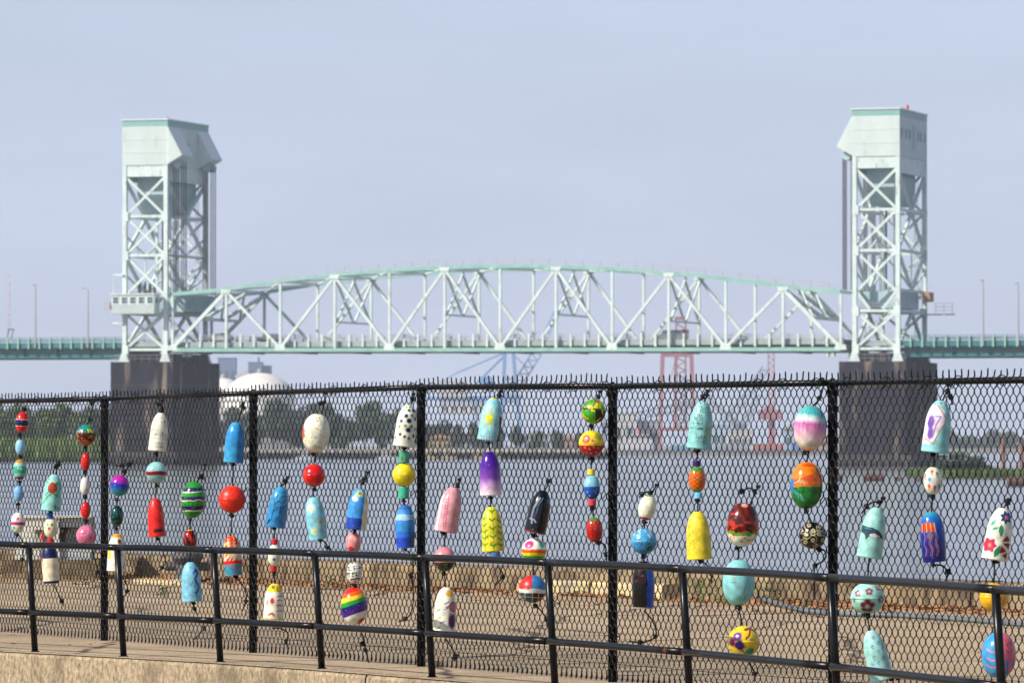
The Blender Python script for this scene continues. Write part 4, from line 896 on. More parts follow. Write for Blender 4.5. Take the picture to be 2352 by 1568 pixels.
# grey hose over the seawall and along the ground
hp = [(1500, 1318, 0.2), (1545, 1320, 0.2), (1600, 1330, 0.17), (1660, 1346, 0.1), (1730, 1368, 0.05), (1800, 1390, 0.03), (1860, 1404, 0.025), (1930, 1409, 0.025), (2060, 1412, 0.025), (2150, 1417, 0.025), (2250, 1424, 0.025), (2352, 1433, 0.025), (2450, 1441, 0.025)]
pts = [on_ground(a, b_, z) for a, b_, z in hp]; fine = []
for i in range(len(pts) - 1):
    for k in range(6): fine.append(pts[i].lerp(pts[i + 1], k / 6))
sm = fine[:]
for _ in range(3): sm = [sm[0]] + [(sm[i - 1] + sm[i] * 2 + sm[i + 1]) / 4 for i in range(1, len(sm) - 1)] + [sm[-1]]
tag(MB().tube(sm, 0.024, 10).build('hose', 'hose', smooth=True), 'grey hose running from the seawall along the ground to the right', 'hose')
# leaf litter along the seawall, weeds
r = random.Random(21); b = MB()
for k in range(15000):
    s_ = r.uniform(-18, 26); d = abs(r.gauss(0, 0.28)) if r.random() < 0.85 else r.uniform(0, 2.2)
    dens = 0.5 + 0.5 * math.sin(s_ * 0.8) * math.sin(s_ * 0.31 + 1)
    if r.random() > 0.35 + 0.65 * dens: continue
    c2 = KA + KD * s_ - KN * (d + 0.04); c = Vector((c2.x, c2.y, r.uniform(0.006, 0.012 + 0.05 * math.exp(-d * 5))))
    a = r.uniform(0, 6.28); L_ = r.uniform(0.025, 0.055); e = Vector((math.cos(a), math.sin(a), r.uniform(-.35, .35))) * L_; f = Vector((-math.sin(a), math.cos(a), r.uniform(-.5, .5))) * L_ * 0.45
    b.add([c - e, c + f, c + e, c - f + Vector((0, 0, 0.004))], [(0, 1, 2, 3)])
for k in range(260):
    px = r.uniform(0, 2352); py = r.uniform(1350, 1560); c = on_ground(px, py, 0.008)
    if any((Vector((c.x, c.y)) - p).length < 0 for p in FRONT): continue
    fr_y = np.interp(c.x, [p.x for p in FRONT], [p.y for p in FRONT])
    if c.y < fr_y + 0.1: continue
    a = r.uniform(0, 6.28); L_ = r.uniform(0.012, 0.035); e = Vector((math.cos(a), math.sin(a), 0.1)) * L_; f = Vector((-math.sin(a), math.cos(a), 0.2)) * L_ * 0.5
    b.add([c - e, c + f, c + e, c - f], [(0, 1, 2, 3)])
tag(b.build('leaf_litter', 'leafdry', org=Vector((0, 0, 0))), 'brown dry leaves drifted along the foot of the seawall', 'leaves', kind='stuff')
def weed(px, py, s, label):
    c = on_ground(px, py, 0); b = MB(); r = random.Random(int(px))
    for k in range(int(46 * s)):
        a = r.uniform(0, 6.28); rad = r.uniform(0.0, 0.16) * s; base = c + Vector((math.cos(a) * rad, math.sin(a) * rad * 0.6, 0)); h = r.uniform(0.05, 0.22) * s
        d = Vector((r.gauss(0, 1), r.gauss(0, 1), 0.3)).normalized(); e = d * r.uniform(0.02, 0.04); f = d.cross(Vector((r.gauss(0, .4), r.gauss(0, .4), 1))).normalized() * 0.018; m_ = base + Vector((0, 0, h))
        b.add([m_ - e * 0.2, m_ + f + e * 0.4, m_ + e * 1.3, m_ - f + e * 0.4], [(0, 1, 2, 3)])
        if k % 3 == 0: b.tube([base - Vector((0, 0, 0.02)), m_], 0.002, 4)
    o = b.build('weed', 'leaf'); tag(o, label, 'weed', 'weeds growing at the foot of the seawall')
for a in ((1590, 1372, 1.0, 'green weed tuft at the foot of the seawall, left of the yellow bullet buoy'), (1618, 1384, 1.1, 'green weed below the yellow bullet buoy'), (1668, 1390, 0.8, 'small weed tuft left of the aqua egg buoy'), (1765, 1386, 1.0, 'green weed right of the aqua egg buoy'), (1780, 1378, 0.7, 'smaller weed next to the seawall right of the aqua egg buoy'), (1215, 1366, 0.5, 'tiny weed at the left end of the yellow kerb stone'), (1545, 1368, 0.7, 'low weed right of the kerb stones'), (760, 1345, 0.5, 'tiny weed by the wall left of the rainbow buoy'), (1850, 1400, 0.4, 'tiny weed beside the bend of the grey hose'), (380, 1372, 0.5, 'small green weed in a crack behind the fence at left')): weed(*a)
# ================================================================== railing in front
rl = thing('pipe_railing', (RAILP[6][0], RAILP[6][1], 0), 'black tube railing with two rails standing on the retaining wall', 'railing')
ZR, ZM, RR = 0.82, 0.305, 0.0245
P3 = [Vector((x, y, 0)) for x, y in RAILP]
def spline(pts, k=8):
    out = []
    for i in range(len(pts) - 1):
        p0 = pts[max(0, i - 1)]; p1 = pts[i]; p2 = pts[i + 1]; p3 = pts[min(len(pts) - 1, i + 2)]
        for j in range(k):
            t = j / k; out.append(0.5 * ((2 * p1) + (p2 - p0) * t + (2 * p0 - 5 * p1 + 4 * p2 - p3) * t * t + (3 * p1 - p0 - 3 * p2 + p3) * t ** 3))
    return out + [pts[-1]]
# straight-ish lengths between the posts, a slight kink at each
for i in range(len(P3) - 1):
    seg = [P3[i].lerp(P3[i + 1], k / 10) + Vector((0, 0, ZR + 0.004 * math.sin(k * math.pi / 10))) for k in range(11)]
    MB().tube(seg, RR, 14, cap=True).build('top_rail', 'black', rl, smooth=True)
    seg = [P3[i].lerp(P3[i + 1], 0.012).lerp(P3[i].lerp(P3[i + 1], 0.988), k / 6) + Vector((0, 0, ZM)) for k in range(7)]
    MB().tube(seg, RR * 0.95, 14).build('middle_rail', 'black', rl, smooth=True)
for i, p in enumerate(P3):
    lean = Vector((0.055, 0, 0))
    f = lambda z: p + lean * (1 - z / ZR) + Vector((0, 0, z))
    f2 = lambda z: p + Vector((0, 0, z)) + lean * (1 - z / ZR) * 0.9
    MB().tube([f2(-0.02), f2(0.4), f2(ZR)], RR, 14).build('post', 'black', rl, smooth=True)
    MB().lathe([(RR + 0.004, -0.012), (RR + 0.007, 0), (RR + 0.004, 0.012)], p + Vector((0.0, 0, ZR)), 12).build('weld_collar', 'black', rl)
    MB().lathe([(RR + 0.012, 0), (RR + 0.012, 0.008), (RR + 0.003, 0.012)], p + lean * 0.9, 14).build('base_collar', 'black', rl)
    tdir = (P3[min(len(P3) - 1, i + 1)] - P3[max(0, i - 1)]).normalized()
    q = p + Vector((0, 0, ZM)) + lean * 0.55
    MB().tube([q - tdir * 0.04, q + tdir * 0.04], RR + 0.003, 12).build('weld_collar', 'black', rl)

# ================================================================== chain link fence
fe = thing('chain_link_fence', FA, 'black chain link fence with painted buoys hung along it', 'fence')
TOPZ = {-2: 1.95, -1: 1.955, 0: 1.962, 1: 1.985, 2: 2.005, 3: 1.985, 4: 1.98, 5: 1.975, 6: 1.97, 7: 1.97}
def FP(i, z=0.0, off=0.0): 
    q = FA + FD * (BAY * i) + FN * off; return Vector((q.x, q.y, z))
for i in range(-2, 7):
    zt = TOPZ[i]
    ii = i; i = i - 0.012
    MB().tube([FP(i, -0.02, -0.045), FP(i, zt - 0.05, -0.045)], 0.031, 16).build('post', 'post', fe, smooth=True)
    MB().tube([FP(i, zt - 0.07, -0.045), FP(i, zt - 0.01, -0.045), FP(i, zt + 0.03, -0.045)], [0.036, 0.036, 0.012], 16).build('post_cap', 'post', fe)
    i = ii
    MB().tube([FP(i, zt, -0.03), FP(i + 1, TOPZ[i + 1], -0.03)], 0.0205, 14).build('top_rail', 'black', fe, smooth=True)
# woven fabric: vertical flattened spirals, each hooked into its neighbours, ends twisted together
NW = 80; PW = BAY / NW; PER = 0.098; ZLOW = 0.035; NP = 20; WR = 0.0033
b = MB(); HT = NP * PER
SEG = 10
for w in range(NW):
    x0 = (w + 0.5) * PW; hand = 1; pts = []
    for k in range(NP * SEG + 1):
        ph = 2 * math.pi * k / SEG + math.pi / 2 + (math.pi if w % 2 else 0)
        tri = 2 / math.pi * math.asin(max(-1, min(1, math.sin(ph)))); sx = 0.90 * tri + 0.10 * math.sin(ph)
        pts.append(Vector((x0 + sx * (PW / 2 + 0.0065), -0.0048 * math.cos(ph), ZLOW + 0.02 + k * PER / SEG)))
    wn_ = math.sin(math.pi * w / NW)
    pts = [p + Vector((0.004 * wn_ * math.sin(p.z * 3.1 + w * 0.13), 0.010 * wn_ * math.sin(p.z * 2.3 + w * 0.09 + 1), 0.003 * wn_ * math.sin(w * 0.21))) for p in pts]
    b.tube(pts, WR, 4, cap=False)
    # twisted barb on top, knuckle at the bottom
    if w % 2: continue
    top = ZLOW + 0.02 + HT; xb = (w + 1) * PW
    lx, ly, lh = rnd.uniform(-0.007, 0.007), rnd.uniform(-0.006, 0.006), rnd.uniform(0.0050, 0.0072)
    for s_ in (0, math.pi):
        tw = [Vector((xb + 0.0028 * math.cos(s_ + q * 1.6) + lx * (q / 7) ** 2, 0.0028 * math.sin(s_ + q * 1.6) + ly * (q / 7) ** 2, top + q * lh)) for q in range(8)]
        b.tube(tw, [WR] * 7 + [0.0008], 4)
    b.tube([Vector((xb, 0, ZLOW + 0.02)), Vector((xb + 0.006, 0.003, ZLOW + 0.006)), Vector((xb + 0.007, 0, ZLOW - 0.012)), Vector((xb, -0.003, ZLOW - 0.022)), Vector((xb - 0.007, 0, ZLOW - 0.012)), Vector((xb - 0.006, 0.003, ZLOW + 0.006)), Vector((xb, 0, ZLOW + 0.024))], WR * 1.3, 5)
panel = None; ang = math.atan2(FD.y, FD.x)
for i in range(-2, 6):
    if panel is None:
        panel = b.build('mesh_panel', 'wire', fe, smooth=True, org=Vector((0, 0, 0))); o = panel
    else: o = panel.copy(); col.objects.link(o); o.parent = fe
    p = FP(i); o.location = p - ORG[fe.name]; o.rotation_euler = (0, 0, ang); ORG[o.name] = p
    o.scale = (1, 1, (TOPZ[i] + 0.024) / (ZLOW + 0.02 + HT))
    MB().tube([FP(i, 0.125, 0.004), FP(i + 0.5, 0.12, 0.004), FP(i + 1, 0.125, 0.004)], 0.0022, 5).build('tension_wire', 'wire', fe)
# tie wires round the top rail and the posts
def tie(c, axis_post=False):
    m_ = MB(); pts = []
    for k in range(14):
        a = k / 13 * 5.6 + 0.3
        if not axis_post: pts.append(c + FN * (0.030 * math.cos(a)) + Vector((0, 0, 0.032 * math.sin(a))) + FD * (0.002 * k))
        else: pts.append(c + FN * (0.044 * math.cos(a)) + FD * (0.044 * math.sin(a)) + Vector((0, 0, 0.001 * k)))
    pts.append(pts[-1] + FN * 0.012 + Vector((0, 0, -0.035)) - FD * 0.03)
    m_.tube(pts, 0.0034, 5); return m_
t0 = None
for i in range(-2, 6):
    for k in (0.07, 0.22, 0.37, 0.5, 0.66, 0.8, 0.94):
        zt = TOPZ[i] + (TOPZ[i + 1] - TOPZ[i]) * k; c = FP(i + k + rnd.uniform(-0.02, 0.02), zt, -0.03)
        if t0 is None: t0 = tie(c).build('tie_wire', 'wire', fe, org=c)
        else: share(t0, c, fe)
t0 = None
for i in range(-2, 7):
    for z in (0.3, 0.75, 1.25, 1.7):
        c = FP(i - 0.012, z, -0.045)
        if t0 is None: t0 = tie(c, True).build('post_tie', 'wire', fe, org=c)
        else: share(t0, c, fe)
# ================================================================== painted buoys
GLY = {'J': [[(.7, 1), (.7, .2), (.45, 0), (.2, .15)], [(.3, 1), (1, 1)]], 'o': [[(.5, .6), (.15, .45), (.15, .15), (.5, 0), (.85, .15), (.85, .45), (.5, .6)]], 'h': [[(.15, 1), (.15, 0)], [(.15, .4), (.5, .6), (.8, .45), (.8, 0)]],
 'N': [[(.1, 0), (.1, 1), (.85, 0), (.85, 1)]], 'n': [[(.15, .6), (.15, 0)], [(.15, .45), (.5, .6), (.8, .45), (.8, 0)]], '1': [[(.5, 1), (.5, 0)]], ':': [[(.5, .7), (.5, .62)], [(.5, .25), (.5, .17)]], '5': [[(.85, 1), (.25, 1), (.2, .6), (.7, .6), (.85, .3), (.6, 0), (.15, .05)]],
 '3': [[(.2, 1), (.7, .95), (.75, .7), (.4, .55), (.8, .4), (.75, .1), (.2, 0)]], '6': [[(.8, 1), (.3, .7), (.15, .25), (.5, 0), (.8, .25), (.5, .5), (.2, .35)]], 'M': [[(.05, 0), (.1, 1), (.5, .3), (.9, 1), (.95, 0)]], 'E': [[(.85, 1), (.15, 1), (.15, 0), (.85, 0)], [(.15, .5), (.7, .5)]],
 'L': [[(.2, 1), (.2, 0), (.8, 0)]], 'C': [[(.85, .9), (.4, 1), (.15, .5), (.4, 0), (.85, .1)]], 'i': [[(.5, .6), (.5, 0)], [(.5, .85), (.5, .9)]], 'g': [[(.8, .6), (.3, .6), (.2, .3), (.5, .1), (.8, .3)], [(.8, .6), (.8, -.2), (.3, -.3)]], 't': [[(.5, 1), (.5, .1), (.8, 0)], [(.15, .65), (.85, .65)]],
 'e': [[(.15, .3), (.85, .35), (.6, .6), (.2, .45), (.2, .1), (.8, .05)]], 'S': [[(.85, .9), (.4, 1), (.15, .75), (.8, .35), (.6, 0), (.1, .1)]], 's': [[(.8, .55), (.3, .6), (.2, .4), (.75, .2), (.6, 0), (.15, .05)]], 'r': [[(.2, .6), (.2, 0)], [(.2, .4), (.7, .6)]], 'c': [[(.8, .5), (.4, .6), (.15, .3), (.4, 0), (.8, .1)]],
 'm': [[(.1, 0), (.1, .6), (.5, .1), (.9, .6), (.9, 0)]], 'R': [[(.15, 0), (.15, 1), (.75, .85), (.7, .55), (.15, .5), (.8, 0)]], 'K': [[(.15, 1), (.15, 0)], [(.8, 1), (.15, .5), (.85, 0)]], 'a': [[(.8, .6), (.3, .55), (.2, .1), (.6, .05), (.8, .5), (.85, 0)]], ' ': []}
PAL = dict(red='D8201C', dred='8C1414', blue='1E78C8', navy='0E1458', dblue='1840A8', sky='62A8DC', aqua='96D2D2', laqua='8CC8D2', teal='2E9C8C', mint='52C0A0', green='2E9C2C', lime='86B81C', dgreen='0C4038', yellow='F0D02C', orange='F07814', pink='E090A0', lpink='EEB8B8', mag='C02C86', purple='5A1E96', dpurple='3C1460', white='F0EAD8', cream='E8DEC4', black='0A0A0E', brown='6A2A12', maroon='7A1430', tan='D8B070', gold='C8901C', grey='8A94A0')
def colr(c):
    c = s2l(PAL.get(c, c)); return np.array([min(0.80, x) ** 1.16 for x in c])
class Paint:
    """paints a float's skin; x, y are in half-widths, seen face on"""
    def __init__(s, P, N, rad, hh, seed):
        s.P = P; s.h = hh; s.rad = rad; s.C = np.tile(colr('white'), (len(P), 1)); s.rs = np.random.RandomState(seed)
        s.front = P[:, 1] < 0.15
    def noise(s, f, seed=0):
        q = np.random.RandomState(seed + 17); v = np.zeros(len(s.P))
        for k in range(6):
            d = q.normal(size=3) * f * (1 + k * 0.35); v += np.sin(s.P @ d + q.uniform(0, 6.28))
        return v / 6
    def fill(s, c): s.C[:] = colr(c); return s
    def put(s, mask, c, a=1.0):
        m = (mask * a)[:, None]; s.C = s.C * (1 - m) + colr(c)[None, :] * m; return s
    def band(s, lo, hi, c, wob=0.0, f=3, tilt=0.0, seed=1):      # lo, hi as fractions from the top
        t = s.h - 2 * s.h * lo; b_ = s.h - 2 * s.h * hi; z = s.P[:, 2] + tilt * s.P[:, 0] + wob * s.noise(f, seed)
        return s.put(((z <= t) & (z > b_)).astype(float), c)
    def grad(s, stops):
        f = (s.h - s.P[:, 2]) / (2 * s.h) + 0.02 * s.noise(5, 3)
        cs = np.array([colr(c) for _, c in stops]); fs = [x for x, _ in stops]
        s.C = np.stack([np.interp(f, fs, cs[:, k]) for k in range(3)], 1); return s
    def to3(s, x, y):
        y = max(-s.h * 0.985, min(s.h * 0.985, y)); r = max(0.05, float(s.rad(y))); q = max(-0.999, min(0.999, x / r))
        return np.array([r * q, -r * math.sqrt(1 - q * q), y])
    def dot(s, x, y, r, c, ry=None, wob=0.0):
        d = s.P - s.to3(x, y)[None, :]
        if ry: dd = np.sqrt((d[:, 0] ** 2 + d[:, 1] ** 2) / r ** 2 + d[:, 2] ** 2 / ry ** 2)
        else: dd = np.sqrt((d ** 2).sum(1)) / r
        if wob: dd = dd + wob * s.noise(9, 5)
        return s.put(np.clip((1 - dd) * 8 * max(r, 0.1) + 0.5, 0, 1), c)
    def ring(s, x, y, r, c, w=0.05): 
        d = np.sqrt(((s.P - s.to3(x, y)[None, :]) ** 2).sum(1)); return s.put((abs(d - r) < w).astype(float), c)
    def line(s, pts, w, c, a=1.0):
        q = []
        for (a0, b0), (a1, b1) in zip(pts[:-1], pts[1:]):
            n = max(2, int(math.hypot(a1 - a0, b1 - b0) / (w * 0.7)))
            q += [s.to3(a0 + (a1 - a0) * k / n, b0 + (b1 - b0) * k / n) for k in range(n + 1)]
        q = np.array(q); lo = q.min(0) - w; hi = q.max(0) + w
        idx = np.where(((s.P > lo) & (s.P < hi)).all(1))[0]
        if len(idx) == 0: return s
        d = np.sqrt(((s.P[idx][:, None, :] - q[None, :, :]) ** 2).sum(2)).min(1)
        m = np.zeros(len(s.P)); m[idx] = np.clip((w - d) / (w * 0.5) , 0, 1) * a; return s.put(m, c)
    def text(s, st, x, y, h, c, w=0.05, sp=0.75, vert=False):
        for ch in st:
            for pl in GLY.get(ch, []):
                pp = [((x + px * h * 0.62, y + py * h) if not vert else (x - py * h, y + px * h * 0.75)) for px, py in pl]
                s.line(pp, w, c)
            if vert: y += h * sp
            else: x += h * sp
        return s
    def flower(s, x, y, r, c, cc, n=5, pr=None, rot=0.3):
        for k in range(n):
            a = rot + k * 2 * math.pi / n; s.dot(x + math.cos(a) * r * 0.62, y + math.sin(a) * r * 0.62, (pr or 0.42) * r, c)
        return s.dot(x, y, r * 0.28, cc)
    def dots(s, n, r, cs, seed=1, y0=-1, y1=1):
        q = random.Random(seed)
        for k in range(n): s.dot(q.uniform(-0.92, 0.92), q.uniform(y0, y1) * s.h * 0.92, r * q.uniform(0.7, 1.2), q.choice(cs))
        return s
    def patch(s, c, th, f=3, seed=1, lo=0.0, hi=1.0):
        fr_ = (s.h - s.P[:, 2]) / (2 * s.h); return s.put(((s.noise(f, seed) > th) & (fr_ >= lo) & (fr_ <= hi)).astype(float), c)
    def poly(s, pts, c, a=1.0):
        x, y = s.P[:, 0], s.P[:, 2]; m = np.zeros(len(x), bool); n = len(pts)
        for i in range(n):
            (x0, y0), (x1, y1) = pts[i], pts[(i + 1) % n]
            if y0 == y1: continue
            cr = ((y0 > y) != (y1 > y)) & (x < (x1 - x0) * (y - y0) / (y1 - y0) + x0); m ^= cr
        return s.put((m & s.front).astype(float), c, a)
    def daisy(s, x, y, r, c, cc, n=9, w=0.055):
        for k in range(n):
            a = k * 2 * math.pi / n + 0.2; s.line([(x + math.cos(a) * r * 0.3, y + math.sin(a) * r * 0.3), (x + math.cos(a) * r, y + math.sin(a) * r)], w, c)
        return s.dot(x, y, r * 0.26, cc)
    def side(s, x, c, wob=0.0): return s.put((s.P[:, 0] + wob * s.noise(4, 8) > x).astype(float), c)
    def streak(s, c, f=14, a=0.35, seed=4):
        q = np.random.RandomState(seed); ang = np.arctan2(s.P[:, 0], -s.P[:, 1]); v = sum(np.sin(ang * q.uniform(f * .5, f * 1.5) + q.uniform(0, 6)) for _ in range(4)) / 4
        return s.put(np.clip(v + 0.1, 0, 1), c, a)
def profile(kind, h):
    """radius as a function of height, height in half-widths, from -h to h"""
    if kind == 'bullet':
        def f(z):
            t = (np.asarray(z, float) + h) / (2 * h); a = 1 - 0.10 * t; u = np.clip((t - 0.46) / 0.56, 0, 1)
            r = np.where(t < 0.46, a, (1 - 0.10 * 0.46) * np.sqrt(np.maximum(0, 1 - u ** 2.15))); return r
    elif kind == 'tube':                             # long float tapered a little at both ends
        def f(z):
            t = (np.asarray(z, float) + h) / (2 * h); u = np.clip((t - 0.5) / 0.53, 0, 1); d = np.clip((0.42 - t) / 0.42, 0, 1)
            return np.where(t > 0.5, np.sqrt(np.maximum(0, 1 - u ** 2.4)), 1 - 0.09 * d ** 1.6)
    elif kind == 'cyl':
        f = lambda z: np.where(np.abs(np.asarray(z, float)) > h - 0.08, 0.95, 1.0)
    elif kind == 'ball':
        f = lambda z: np.sqrt(np.maximum(0, 1 - (np.asarray(z, float) / (h * 1.0)) ** 2)) * (1 + 0.022 * (np.abs(np.asarray(z, float)) < 0.06))
    else:
        f = lambda z: np.maximum(0, 1 - np.abs(np.asarray(z, float) / (h * 1.02)) ** 2.25) ** (1 / 2.05)
    return f
PM = {}
def paint_mat(gloss):
    if gloss in PM: return PM[gloss]
    m = bpy.data.materials.new(f'painted_float_{gloss}'); m.use_nodes = True; t = m.node_tree; b = t.nodes['Principled BSDF']
    at_ = t.nodes.new('ShaderNodeAttribute'); at_.attribute_name = 'paint'
    g = t.nodes.new('ShaderNodeTexCoord')
    n = t.nodes.new('ShaderNodeTexNoise'); n.inputs['Scale'].default_value = 22; n.inputs['Detail'].default_value = 6; t.links.new(g.outputs['Object'], n.inputs['Vector'])
    r = t.nodes.new('ShaderNodeValToRGB'); r.color_ramp.elements[0].color = (0.66, 0.65, 0.63, 1); r.color_ramp.elements[1].color = (1.06, 1.06, 1.06, 1); r.color_ramp.elements[0].position = 0.3; r.color_ramp.elements[1].position = 0.65
    t.links.new(n.outputs[0], r.inputs[0])
    q = t.nodes.new('ShaderNodeMix'); q.data_type = 'RGBA'; q.blend_type = 'MULTIPLY'; q.inputs[0].default_value = 1
    t.links.new(at_.outputs['Color'], q.inputs[6]); t.links.new(r.outputs[0], q.inputs[7])
    # small chips showing the pale foam beneath
    n4 = t.nodes.new('ShaderNodeTexNoise'); n4.inputs['Scale'].default_value = 60; n4.inputs['Detail'].default_value = 3; t.links.new(g.outputs['Object'], n4.inputs['Vector'])
    r4 = t.nodes.new('ShaderNodeValToRGB'); r4.color_ramp.elements[0].position = 0.70; r4.color_ramp.elements[1].position = 0.72; t.links.new(n4.outputs[0], r4.inputs[0])
    q4 = t.nodes.new('ShaderNodeMix'); q4.data_type = 'RGBA'; q4.inputs[7].default_value = (0.30, 0.27, 0.22, 1); t.links.new(r4.outputs[0], q4.inputs[0]); t.links.new(q.outputs[2], q4.inputs[6])
    t.links.new(q4.outputs[2], b.inputs['Base Color'])
    b.inputs['Roughness'].default_value = {'g': 0.18, 's': 0.40, 'm': 0.65}[gloss]
    b.inputs['Coat Weight'].default_value = {'g': 0.22, 's': 0.06, 'm': 0.0}[gloss]; b.inputs['Specular IOR Level'].default_value = 0.35; b.inputs['Coat Roughness'].default_value = 0.08
    n3 = t.nodes.new('ShaderNodeTexNoise'); n3.inputs['Scale'].default_value = 45; n3.inputs['Detail'].default_value = 4; t.links.new(g.outputs['Object'], n3.inputs['Vector'])
    bp = t.nodes.new('ShaderNodeBump'); bp.inputs['Distance'].default_value = {'g': 0.0012, 's': 0.002, 'm': 0.0025}[gloss]; t.links.new(n3.outputs[0], bp.inputs['Height']); t.links.new(bp.outputs[0], b.inputs['Normal'])
    PM[gloss] = m; return m
REG = {1: (0, 1560, 1.339), 2: (960, 1560, 1.339), 3: (1900, 1560, 1.339), 4: (2700, 1500, 1.274), 5: (3300, 1500, 1.274)}
def dsp(reg, x, y):
    ox, oy, s_ = REG[reg]; return (ox + x / s_) / 1.7415, (oy + y / s_) / 1.7415
NB = 0; HANG = []
def buoy(reg, kind, top, bot, w, fn, label, gloss='s', off=0.105):
    """one float: top and bottom of its axis and its width as read from the picture region reg"""
    global NB; NB += 1
    tx, ty = dsp(reg, *top); bx, by = dsp(reg, *bot); s_ = REG[reg][2] * 1.7415
    c = on_fence((tx + bx) / 2, (ty + by) / 2, off); HANG.append(((ty + by) / 2, c.y)); ppm = FPX / c.y
    Hm = math.hypot(tx - bx, ty - by) / ppm; rw = w / s_ / 2 / ppm; hh = Hm / 2 / rw
    small = kind == 'cyl'
    f = profile(kind, hh); rows = 20 if small else int(60 + 26 * hh * 0.6); ncf, ncb = (28, 12) if small else (92, 22)
    ang = np.concatenate([np.linspace(-1.85, 1.85, ncf, endpoint=False), np.linspace(1.85, 2 * math.pi - 1.85, ncb, endpoint=False)])
    if kind in ('ball', 'egg'): z = -hh * np.cos(np.linspace(0.10, math.pi - 0.10, rows))
    elif kind == 'bullet': z = -hh + 2 * hh * (1 - (1 - np.linspace(0, 0.9985, rows)) ** 1.25)
    else: z = np.linspace(-hh, hh, rows)
    if kind == 'ball': z = np.sort(np.concatenate([z, [-0.075, -0.06, 0.06, 0.075]])); rows += 4
    if kind == 'cyl': z = np.sort(np.concatenate([z, [-hh + 0.07, hh - 0.07]])); rows += 2
    r = np.maximum(f(z), 0.10); n = ncf + ncb
    if kind == 'bullet': r[0] = 0.93; r[-1] = 0.24
    # hand-made floats are never quite round
    q = np.random.RandomState(NB); wob = 1 + 0.008 * np.sin(ang * 2 + q.uniform(0, 6))[None, :] * np.ones((rows, 1))
    Px = (r[:, None] * np.sin(ang)[None, :]) * wob; Py = -(r[:, None] * np.cos(ang)[None, :]) * wob; Pz = np.repeat(z[:, None], n, 1)
    P = np.stack([Px.ravel(), Py.ravel(), Pz.ravel()], 1)
    p = Paint(P, None, f, hh, NB); fn(p)
    # bottom and top caps
    i = np.arange(rows - 1)[:, None] * n + np.arange(n)[None, :]; j = np.arange(rows - 1)[:, None] * n + (np.arange(n)[None, :] + 1) % n
    quads = np.stack([i.ravel(), j.ravel(), (j + n).ravel(), (i + n).ravel()], 1)
    hole = 0.14 if kind == 'bullet' else 0.07
    cap0 = P[:n] * np.array([hole, hole, 1]) + np.array([0, 0, 0.02]); cap1 = P[-n:] * np.array([0.3, 0.3, 1])
    V = np.concatenate([P, cap0, cap1]) * rw
    a = np.arange(n); b2 = (a + 1) % n; o0 = rows * n; o1 = o0 + n
    qb = np.stack([b2, a, o0 + a, o0 + b2], 1); qt = np.stack([(rows - 1) * n + a, (rows - 1) * n + b2, o1 + b2, o1 + a], 1)
    F = np.concatenate([quads, qb, qt])
    ca = colr('cream') * 0.9 if kind == 'bullet' else p.C[0]
    Cc = np.concatenate([p.C, np.tile(ca, (n, 1)), np.tile(p.C[-1], (n, 1))])
    me = bpy.data.meshes.new('buoy'); me.vertices.add(len(V)); me.vertices.foreach_set('co', V.astype('f').ravel())
    me.loops.add(len(F) * 4); me.loops.foreach_set('vertex_index', F.astype('i').ravel()); me.polygons.add(len(F)); me.polygons.foreach_set('loop_start', np.arange(0, len(F) * 4, 4)); 
    me.update(calc_edges=True); sm = np.ones(len(F), bool); sm[len(quads):] = False; me.polygons.foreach_set('use_smooth', sm)
    at_ = me.color_attributes.new('paint', 'FLOAT_COLOR', 'POINT'); at_.data.foreach_set('color', np.concatenate([Cc, np.ones((len(Cc), 1))], 1).astype('f').ravel())
    me.materials.append(paint_mat(gloss))
    cat = 'float spacer' if small else 'buoy'; nm = 'float_spacer' if small else {'bullet': 'bullet_buoy', 'tube': 'bullet_buoy', 'ball': 'ball_buoy', 'egg': 'egg_buoy', 'oval': 'egg_buoy'}[kind]
    o = bpy.data.objects.new(nm, me); col.objects.link(o); o.location = c
    o.rotation_euler = (0, math.atan2((tx - bx), (by - ty)), 0)
    tag(o, label, cat, 'painted buoys strung on the fence' if not small else 'short painted spacers between the buoys')
    return o
KNOT = None
def knot(c, par, s_=1.0, rot=0):
    global KNOT
    if KNOT is None:
        pts = [(0.011 * (math.sin(t) + 2 * math.sin(2 * t)) * 0.62, 0.010 * (math.cos(t) - 2 * math.cos(2 * t)) * 0.62, -0.012 * math.sin(3 * t)) for t in [k * 2 * math.pi / 40 for k in range(40)]]
        KNOT = MB().tube([c + Vector(p) for p in pts], 0.0055, 7, closed=True).build('knot', 'rope', par, org=c); o = KNOT
    else: o = share(KNOT, c, par)
    o.rotation_euler = (rot, rot * 0.7, rot * 1.3); o.scale = (s_, s_, s_); return o
